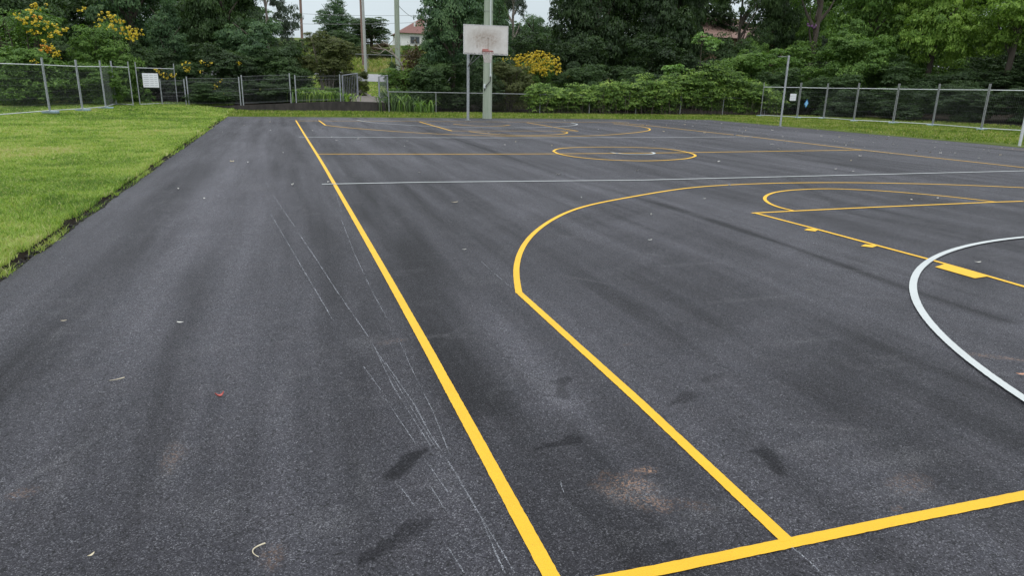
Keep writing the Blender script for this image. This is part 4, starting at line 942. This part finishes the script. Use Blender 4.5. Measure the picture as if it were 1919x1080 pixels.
FILL += [(1300, 1400, 52, 47.5, 'dark', 'rounded dark bush in front of the left end of the salmon roofed house'), (1385, 1450, 58, 48.5, 'mid', 'green bush in front of the right end of the salmon roofed house'), (505, 590, 62, 62, 'dark', 'dark bush on the rise left of the far brown pole'), (560, 640, 66, 70, 'mid', 'green bush on the rise right of the far brown pole'), (440, 540, 52, 58, 'blue', 'bush on the rise behind the rounded grey green tree'), (1325, 1450, 62, 48, 'dark', 'dark leafy bush hiding the wall under the salmon roof'), (335, 455, 150, 39.6, 'dark', 'low dark shrub behind the left end of the welded mesh fence'), (440, 560, 150, 39.7, 'deep', 'low dark shrub behind the middle of the welded mesh fence'), (540, 600, 160, 40.2, 'mid', 'low green shrub behind the right part of the mesh fence'), (590, 650, 162, 40.4, 'mid', 'low green shrub left of the open gate leaf'),
 (1740, 1880, 150, 29.5, 'deep', 'black shade bush behind the fence just left of the right edge'), (1860, 2020, 150, 26.5, 'deep', 'black shade bush behind the last right fence panel'), (1640, 1780, 160, 32.5, 'deep', 'low shade bush behind the fifth right fence panel'), (1540, 1660, 165, 35.5, 'deep', 'low shade bush behind the fourth right fence panel')]  # deep ones: dark void behind the right fence, put into the leaf colour
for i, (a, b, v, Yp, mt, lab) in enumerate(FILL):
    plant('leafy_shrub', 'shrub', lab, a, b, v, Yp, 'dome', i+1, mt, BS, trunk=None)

# umbrella leaved young trees
def umbrella_plant(u, v0, Yp, rad, label, zlow=None):
    top = at(u, v0, Yp); zb_ = float(hz(top[0], Yp)); r = empty('young_tree', (top[0], Yp, zb_), label, 'young tree', 'pale umbrella leaved young trees'); H = top[2]-zb_
    m = MB(); m.tube([(0, 0, -.1), (.05, 0, H*.5), (0, 0, H*.93)], [.04, .03, .02], 7)
    for k in range(8): a = k*.8; m.tube([(0, 0, H*.88), (rad*.4*math.cos(a), rad*.4*math.sin(a), H*.95)], [.015, .008], 5)
    m.build('trunk', MAT['bark'], r)
    L_ = [(RNG.normal(0, rad*.45), RNG.normal(0, rad*.3), H-rad*.35+RNG.normal(0, rad*.16), rad*RNG.uniform(.28, .5), rad*.35, rad*RNG.uniform(.16, .3)) for _ in range(9)]
    p, nn, r_ = crown_pts(L_, 1100, nsub=7, sub=.5, core=.05); V, F = leaves(p, nn, .19, .42, .6); np_obj('crown', V, F, MAT['L_bright'], r, {'rnd': ('FACE', r_)})
umbrella_plant(1316, 69, 42.5, 1.0, 'pale green umbrella leaved young tree in front of the dark wood')
umbrella_plant(1262, 120, 39.6, .75, 'lower pale green umbrella leaved young tree rising out of the hedge')

# long hedge over the chain wire fence
hx = np.array([13.3, 15, 17, 19, 21.5, 23.5, 25.2, 27, 28.5, 30.5]); hh_ = np.array([1.25, 1.45, 1.55, 1.7, 1.85, 2.3, 2.75, 2.5, 1.95, 1.3])
hd = empty('hedge', (13.3, 37.6, 0), 'long unclipped hedge with fresh green top and bare brown lower stems smothering the back fence', 'hedge')
HLb = []; Ps, Ns, Rs_ = [], [], []
for i in range(120):
    x = 13.4+17*(i+RNG.random())/120; tp = float(np.interp(x, hx, hh_))+RNG.normal(0, .26); rz_ = RNG.uniform(.22, .5)
    HLb.append((x-13.3, RNG.uniform(-.1, .8), tp-rz_*.8, RNG.uniform(.4, .75), RNG.uniform(.35, .5), rz_))
    if tp > 1.3: HLb.append((x-13.3+RNG.normal(0, .2), RNG.uniform(-.1, .3), tp*RNG.uniform(.42, .7), RNG.uniform(.4, .7), .35, rz_))
    if RNG.random() < .5: HLb.append((x-13.3, RNG.uniform(.2, .7), tp*RNG.uniform(.15, .35), RNG.uniform(.4, .8), .35, .3))
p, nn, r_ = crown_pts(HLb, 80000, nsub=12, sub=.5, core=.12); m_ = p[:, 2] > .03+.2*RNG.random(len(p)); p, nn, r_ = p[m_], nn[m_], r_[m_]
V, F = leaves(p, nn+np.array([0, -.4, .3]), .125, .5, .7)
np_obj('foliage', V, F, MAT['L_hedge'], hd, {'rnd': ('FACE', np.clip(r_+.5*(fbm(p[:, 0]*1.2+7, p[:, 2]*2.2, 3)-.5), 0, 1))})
m = MB()
for _ in range(170):
    x0 = RNG.uniform(13.4, 30.4); y0 = RNG.uniform(37.2, 38.4); hgt = float(np.interp(x0, hx, hh_))*.8
    m.tube([(x0-13.3, y0-37.6, 0), (x0-13.3+RNG.normal(0, .12), y0-37.6+RNG.normal(0, .08), hgt*.5), (x0-13.3+RNG.normal(0, .25), y0-37.6+RNG.normal(0, .15), hgt)], [.014, .01, .004], 4, caps=False)
m.build('stems', MAT['bark'], hd)
# tall grasses poking out of the hedge
def strap_plant(x, y, n, L, W, label, mat, group, dry=0, name='strap_leaf_plant', spreadr=.25, lean=.8, cat='plant'):
    zb_ = float(hz(x, y)); r = empty(name, (x, y, zb_), label, cat, group); Vs, Fs, b = [], [], 0
    for i in range(n):
        a = RNG.uniform(0, 6.28); l = L*RNG.uniform(.6, 1.1); le = lean*RNG.uniform(.3, 1.2); x0, y0 = RNG.normal(0, spreadr, 2); w = W*RNG.uniform(.7, 1.2)
        pts = [(0, 0), (.35*le*.4, .5), (.7*le, .82), (1.1*le, .80-.25*le)]
        c = np.array([(x0+p*l*math.cos(a), y0+p*l*math.sin(a), q*l) for p, q in pts]); pr = np.array([-math.sin(a), math.cos(a), 0])*w/2
        for k, f in enumerate((1, 1, .8, .15)): Vs += [c[k]-pr*f, c[k]+pr*f]
        for k in range(3): Fs.append((b+2*k, b+2*k+1, b+2*k+3, b+2*k+2))
        b += 8
    np_obj('foliage', Vs, Fs, MAT[mat], r, {'rnd': ('FACE', np.repeat(RNG.random(n), 3))}); return r
for (u, lab) in [(1208, 'dry grass clump standing above the hedge, leftmost'), (1232, 'dry grass clump beside the lower umbrella leaved tree'), (1150, 'dry grass clump above the hedge below the dark wood')]:
    p = at(u, 200, 38.3); strap_plant(p[0], 38.3, 26, 2.4, .02, lab, 'L_brown', 'dry grass above the hedge', lean=.25, spreadr=.35, name='grass_clump')
for i, (u, Yp, L, lab) in enumerate([(560, 39.5, .8, 'strap leaf clump behind the mesh fence, far left of its row'), (580, 39.4, .85, 'strap leaf clump second from the left behind the mesh fence'), (600, 39.6, .8, 'strap leaf clump in the middle behind the mesh fence'), (620, 39.3, .75, 'strap leaf clump fourth behind the mesh fence'), (636, 39.2, .7, 'strap leaf clump beside the left gate leaf'), (651, 39.1, .55, 'yellowish strap leaf clump in front of the left gate leaf')]):
    p = at(u, 190, Yp); strap_plant(p[0], Yp, 42, L*.92, .05, lab, 'L_fresh' if i in (5, 2) else 'L_hedge' if i % 2 else 'L_mid', 'strap leaf clumps behind the mesh fence', spreadr=.3)
for i, (u, Yp, L, lab) in enumerate([(735, 38.4, 1.0, 'strap leaf clump right of the gate behind the low rail'), (755, 38.2, 1.15, 'tall strap leaf clump second right of the gate'), (775, 37.9, 1.1, 'arching strap leaf clump third right of the gate'), (793, 37.2, .85, 'arching strap leaf clump spilling in front of the dark bushes'), (745, 39.5, 1.5, 'taller leafy clump behind the rail near the bare tree')]):
    p = at(u, 205, Yp); strap_plant(p[0], Yp, 55, L*.95, .05, lab, 'L_mid' if i % 2 else 'L_dark', 'strap leaf clumps right of the gate', spreadr=.35)

# bare branched tree with dry vines beside the green pole
bt = at(773, 195, 42); r = empty('bare_tree', (bt[0], 42, float(hz(bt[0], 42))), 'pale leafless tree hung with brown vines right of the gate', 'tree'); zb_ = r.location.z
q = lambda u, v, Yp=42: tuple(np.array(at(u, v, Yp))-np.array(r.location))
m = MB(); m.tube([(0, 0, -.1), q(762, 150), q(752, 118), q(738, 102), q(722, 92), q(700, 88)], [.11, .085, .055, .035, .022, .012], 8)
for a in ([(738, 102), (728, 84), (722, 70)], [(745, 110), (735, 95), (735, 76)], [(728, 84), (715, 76)], [(752, 118), (770, 100), (776, 84)], [(730, 95), (745, 80), (742, 66)], [(722, 92), (712, 100), (695, 96)], [(728, 84), (738, 74), (735, 62)], [(715, 90), (704, 78), (700, 66)], [(736, 88), (748, 92), (752, 78)]):
    m.tube([q(*b) for b in a], [.024, .015, .008][:len(a)], 6)
m.build('trunk', MAT['bark_pale'], r)
n = 1500; s = RNG.random(n); pts = np.array([q(772, 190), q(768, 150), q(772, 125), q(780, 95)]); idx = s*3; i0 = np.clip(idx.astype(int), 0, 2); f = (idx-i0)[:, None]; p = pts[i0]*(1-f)+pts[i0+1]*f+RNG.normal(0, .35, (n, 3))*np.array([1, .6, 1])
V, F = leaves(p, rdir(n), .28, .25, 1.); np_obj('dry_vines', V, F, MAT['L_brown'], r, {'rnd': ('FACE', RNG.random(n))})
plant('leafy_shrub', 'shrub', 'rounded fern like bush at the foot of the green pole', 722, 756, 112, 44, 'dome', 0, 'dark', None, trunk=None, depth=1.2, zb=1.2)

# ------------------------------------------------------------------ distant poles, wires, house
def pole(u, vtop, ub, vb, Yp, rad, mat, label, H=None):
    b = at(ub, vb, Yp); zb_ = float(hz(b[0], Yp)); t = at(u, vtop, Yp); dx = (t[0]-b[0])/(t[2]-b[2])*1.
    r = empty('power_pole', (b[0], Yp, zb_), label, 'power pole', 'timber poles'); H = H or 11
    m = MB(); m.tube([(0, 0, -.2), (dx*H*.5*.6, 0, H*.5), (dx*H*.6, 0, H)], [rad, rad*.92, rad*.8], 12); m.build('pole', MAT[mat], r)
    m = MB(); m.box((dx*H*.6, 0, H-.6), (2.0, .1, .12)); m.build('crossarm', MAT['timber_brown'], r); return r
pole(563, 0, 565, 60, 90, .16, 'timber_brown', 'far brown power pole standing alone left of the pine shaped tree', 13)
pole(676, 0, 681, 110, 82, .17, 'timber_brown', 'brown power pole of the close pair, slightly behind', 14)
pole(679, 0, 686, 137, 66, .13, 'timber_grey', 'pale grey pole of the close pair, leaning a little', 12)
pole(743.5, 0, 746, 150, 50, .19, 'timber', 'thick greenish timber power pole right of the gate opening', 12)
pole(797, 0, 797, 45, 100, .15, 'timber_grey', 'far thin grey pole at the left side of the big tree', 13)
def wire(a, b, sag, label, rad=.012):
    A, B = np.array(at(*a)), np.array(at(*b)); pts = [tuple(A*(1-t)+B*t-np.array([0, 0, sag*4*t*(1-t)])) for t in np.linspace(0, 1, 16)]
    o = pts[0]; m = MB(); m.tube([tuple(np.array(p)-np.array(o)) for p in pts], rad, 4); w = m.build('power_line', MAT['galv_dull']); w.location = o; tag(w, label, 'power line', 'overhead wires')
wire((420, 15, 90), (900, 24, 82), .5, 'upper faint overhead wire crossing the sky gap', .02)
wire((420, 38, 90), (900, 34, 82), .5, 'lower faint overhead wire crossing the sky gap', .02)
wire((745, 8, 50), (797, 22, 100), .8, 'overhead cable sagging from the thick green pole to the right', .022)

hs = at(752, 84, 110); HX = float(hs[0]); HZ = 6.9
h = empty('house', (HX, 110, HZ), 'white house with red hipped roof beyond the road', 'house', 'houses')
m = MB(); m.box((5, 4, .95), (10, 8, 2.3)); m.build('wall', MAT['wall_white'], h)
def hip(x0, x1, y0, y1, z0, z1, ins):
    V = [(x0, y0, z0), (x1, y0, z0), (x1, y1, z0), (x0, y1, z0), (x0+ins, (y0+y1)/2, z1), (x1-ins, (y0+y1)/2, z1)]
    return V, [(0, 1, 5, 4), (1, 2, 5), (2, 3, 4, 5), (3, 0, 4), (3, 2, 1, 0)]
m = MB(); m.add(*hip(-.5, 10.5, -.5, 8.5, 2.12, 4.6, 4.2)); rf = m.build('roof', MAT['roof_red'], h)
m = MB(); m.tube([(2.4, 1.6, 2.6), (2.4, 1.6, 4.0)], .14, 8); m.build('vent_pipe', MAT['wall_white'], rf)
for wxp in (2.1, 6.0):
    m = MB(); m.box((wxp, -.03, 1.15), (1.5, .08, 1.1)); wn = m.build('window', MAT['frame'], h); m = MB(); m.box((wxp-.36, -.08, 1.15), (.6, .03, .9)); m.box((wxp+.36, -.08, 1.15), (.6, .03, .9)); m.build('pane', MAT['glass'], wn)
hs = at(1390, 62, 58); H2 = float(hs[2])-1.2
h = empty('house', (float(hs[0])-4.5, 58, H2-2.5), 'house with salmon tiled roof half hidden in the trees on the slope', 'house', 'houses')
m = MB(); m.box((5, 4, .7), (10, 8, 5)); m.build('wall', MAT['brick'], h)
m = MB(); m.add(*hip(-.6, 10.6, -.6, 8.6, 3.21, 5.4, 4.0)); m.build('roof', MAT['roof_pink'], h)

# ------------------------------------------------------------------ litter on the asphalt
def leaf_thing(u, v, L, W, ang, mat, label, curl=.3, name='fallen_leaf', bend=0., group=None):
    x0, y0 = g2(u, v); k = 9; Vs, Fs = [], []
    for i in range(k):
        t = i/(k-1)-.5; w = W*math.sqrt(max(.02, 1-(2*t)**2)); yb = bend*((2*t)**2-.33)*L
        zc = .006+curl*L*(abs(2*t)**2)*.35
        Vs += [(t*L, yb-w/2, zc+curl*W*.5), (t*L, yb, zc), (t*L, yb+w/2, zc+curl*W*.5)]
    for i in range(k-1):
        for j in range(2): a = i*3+j; Fs.append((a, a+3, a+4, a+1))
    me = np_mesh(name, Vs, Fs, smooth=True); me.materials.append(MAT[mat]); o = link(bpy.data.objects.new(name, me)); o.location = (x0, y0, .006); o.rotation_euler = (0, 0, R_(ang)); return tag(o, label, 'leaf', group)
def twig_thing(u, v, L, ang, label, bend=.3, mat='leaf_tan', rad=.0022):
    x0, y0 = g2(u, v); m = MB(); m.tube([(t*L, bend*L*((2*t)**2-.33), .004) for t in np.linspace(-.5, .5, 11)], np.linspace(rad*.5, rad*1.2, 11), 6); o = m.build('twig', MAT[mat]); o.location = (x0, y0, .005); o.rotation_euler = (0, 0, R_(ang)); tag(o, label, 'twig')
leaf_thing(413, 748, .042, .022, 15, 'leaf_red', 'curled dark red leaf on the near left asphalt', .9, bend=.35)
leaf_thing(338, 608, .045, .016, -20, 'leaf_pale', 'pale oval leaf beyond the red leaf')
leaf_thing(120, 605, .035, .012, 5, 'leaf_tan', 'small tan leaf at the left near the lawn edge')
twig_thing(220, 714, .07, 20, 'thin pale straw left of the red leaf', .08)
twig_thing(480, 1036, .072, 74, 'curved pale twig at the bottom edge of the picture', -.42, rad=.0024)
leaf_thing(172, 1048, .024, .009, 45, 'leaf_tan', 'tiny tan leaf at the bottom left', .6)
leaf_thing(1912, 706, .055, .022, -20, 'leaf_brown', 'salmon brown leaf at the right edge beside the white goal circle')
leaf_thing(1220, 405, .05, .02, 60, 'leaf_pale', 'pale leaf inside the near three point arc, farther one', .8)
leaf_thing(1218, 452, .05, .018, 0, 'leaf_pale', 'pale leaf inside the near three point arc, nearer one')
leaf_thing(852, 381, .10, .025, 5, 'leaf_tan', 'long tan leaf between the sideline and the three point arc')
leaf_thing(870, 470, .045, .012, 5, 'leaf_pale', 'small pale leaf left of the three point arc')
leaf_thing(1320, 374, .05, .02, 5, 'leaf_pale', 'pale leaf near the top of the three point arc')
leaf_thing(1708, 376, .06, .03, 50, 'leaf_pale', 'pale leaf inside the near free throw arc, left one')
leaf_thing(1756, 373, .06, .03, 10, 'leaf_pale', 'pale leaf inside the near free throw arc, right one')
leaf_thing(1832, 494, .06, .022, -20, 'leaf_pale', 'white papery leaf just right of the white goal circle')
leaf_thing(1565, 318, .08, .03, 10, 'leaf_pale', 'pale leaf right of centre court before the white line, left one')
leaf_thing(1597, 322, .08, .03, -10, 'leaf_pale', 'pale leaf right of centre court before the white line, right one')
leaf_thing(1345, 304, .14, .04, 15, 'leaf_pale', 'large pale leaf right of the centre circle')
# the scatter of small pale leaves over the far right of the court
src = None; cnt = 0
mesh_s = []
for k in range(4):
    V = []; L = .055; W = .026; n_ = 7
    for i in range(n_):
        t = i/(n_-1)-.5; w = W*math.sqrt(max(.03, 1-(2*t)**2)); V += [(t*L, -w/2, .012+.01*k*abs(t)), (t*L, 0, .004), (t*L, w/2, .012)]
    Fs = [(i*3+j, i*3+3+j, i*3+4+j, i*3+1+j) for i in range(n_-1) for j in range(2)]
    me = np_mesh('fallen_leaf', V, Fs, smooth=True); me.materials.append(MAT['leaf_pale'] if k < 3 else MAT['leaf_tan']); mesh_s.append(me)
for k in range(150):
    if k < 120: x0 = RNG.uniform(9, 21.2); y0 = RNG.uniform(11, 31.5); 
    else: x0 = RNG.uniform(-2.5, 9); y0 = RNG.uniform(7, 28)
    if k < 120 and RNG.random() > .25+.75*(x0-9)/12: x0 = RNG.uniform(15, 21.2)
    o = link(bpy.data.objects.new('fallen_leaf', mesh_s[k % 4])); o.location = (x0, y0, .008); s = RNG.uniform(.6, 1.5); o.scale = (s, s, s); o.rotation_euler = (0, 0, RNG.uniform(0, 6.28))
    if k < 120: tag(o, 'tiny pale leaf among the litter scattered over the far right of the court', 'leaf', 'pale leaves littering the far right')
    else: tag(o, 'tiny pale leaf lying alone on the left or middle of the court', 'leaf', 'sparse pale leaves on the left and middle')

# ------------------------------------------------------------------ sky and light
wd = bpy.data.worlds.new('World'); bpy.context.scene.world = wd; wd.use_nodes = True
t = wd.node_tree; bg = t.nodes['Background']
sky = t.nodes.new('ShaderNodeTexSky'); sky.sky_type = 'NISHITA'; sky.sun_disc = False; sky.sun_elevation = R_(58); sky.sun_rotation = R_(200); sky.dust_density = 3
tc = t.nodes.new('ShaderNodeTexCoord'); sp = t.nodes.new('ShaderNodeSeparateXYZ'); t.links.new(tc.outputs['Generated'], sp.inputs[0])
rp = t.nodes.new('ShaderNodeValToRGB'); e = rp.color_ramp.elements; e[0].position = 0; e[0].color = (6.6, 7.6, 8.1, 1); e[1].position = 1; e[1].color = (20, 20.8, 22, 1)
m1 = e.new(.16); m1.color = (7.4, 8.3, 8.8, 1); m2 = e.new(.45); m2.color = (14.0, 14.8, 15.8, 1)
t.links.new(sp.outputs[2], rp.inputs[0])
mp = t.nodes.new('ShaderNodeMapping'); mp.inputs['Scale'].default_value = (1, 1, 5); t.links.new(tc.outputs['Generated'], mp.inputs[0])
ns = t.nodes.new('ShaderNodeTexNoise'); ns.inputs['Scale'].default_value = 3; ns.inputs['Detail'].default_value = 5; t.links.new(mp.outputs[0], ns.inputs[0])
mr = t.nodes.new('ShaderNodeMapRange'); mr.inputs[1].default_value = .3; mr.inputs[2].default_value = .7; mr.inputs[3].default_value = .90; mr.inputs[4].default_value = 1.08; t.links.new(ns.outputs[0], mr.inputs[0])
ml = t.nodes.new('ShaderNodeVectorMath'); ml.operation = 'SCALE'; t.links.new(rp.outputs[0], ml.inputs[0]); t.links.new(mr.outputs[0], ml.inputs['Scale'])
mx = t.nodes.new('ShaderNodeMix'); mx.data_type = 'RGBA'; mx.inputs[0].default_value = .93; t.links.new(sky.outputs[0], mx.inputs[6]); t.links.new(ml.outputs[0], mx.inputs[7])
t.links.new(mx.outputs[2], bg.inputs[0]); bg.inputs[1].default_value = .1
sn = bpy.data.lights.new('sun', 'SUN'); sn.energy = .9; sn.angle = R_(14); sn.color = (1, .97, .92); so = bpy.data.objects.new('sun', sn); link(so)
el, az = R_(58), R_(200); dv = Vector((math.sin(az)*math.cos(el), math.cos(az)*math.cos(el), math.sin(el))); so.rotation_euler = dv.to_track_quat('Z', 'Y').to_euler()
sc = bpy.context.scene; sc.view_settings.view_transform = 'Standard'; sc.view_settings.look = 'None'; sc.view_settings.exposure = 0; sc.view_settings.gamma = 1
sc.render.engine = 'CYCLES'; sc.cycles.max_bounces = 5; sc.cycles.diffuse_bounces = 3; sc.cycles.transparent_max_bounces = 6
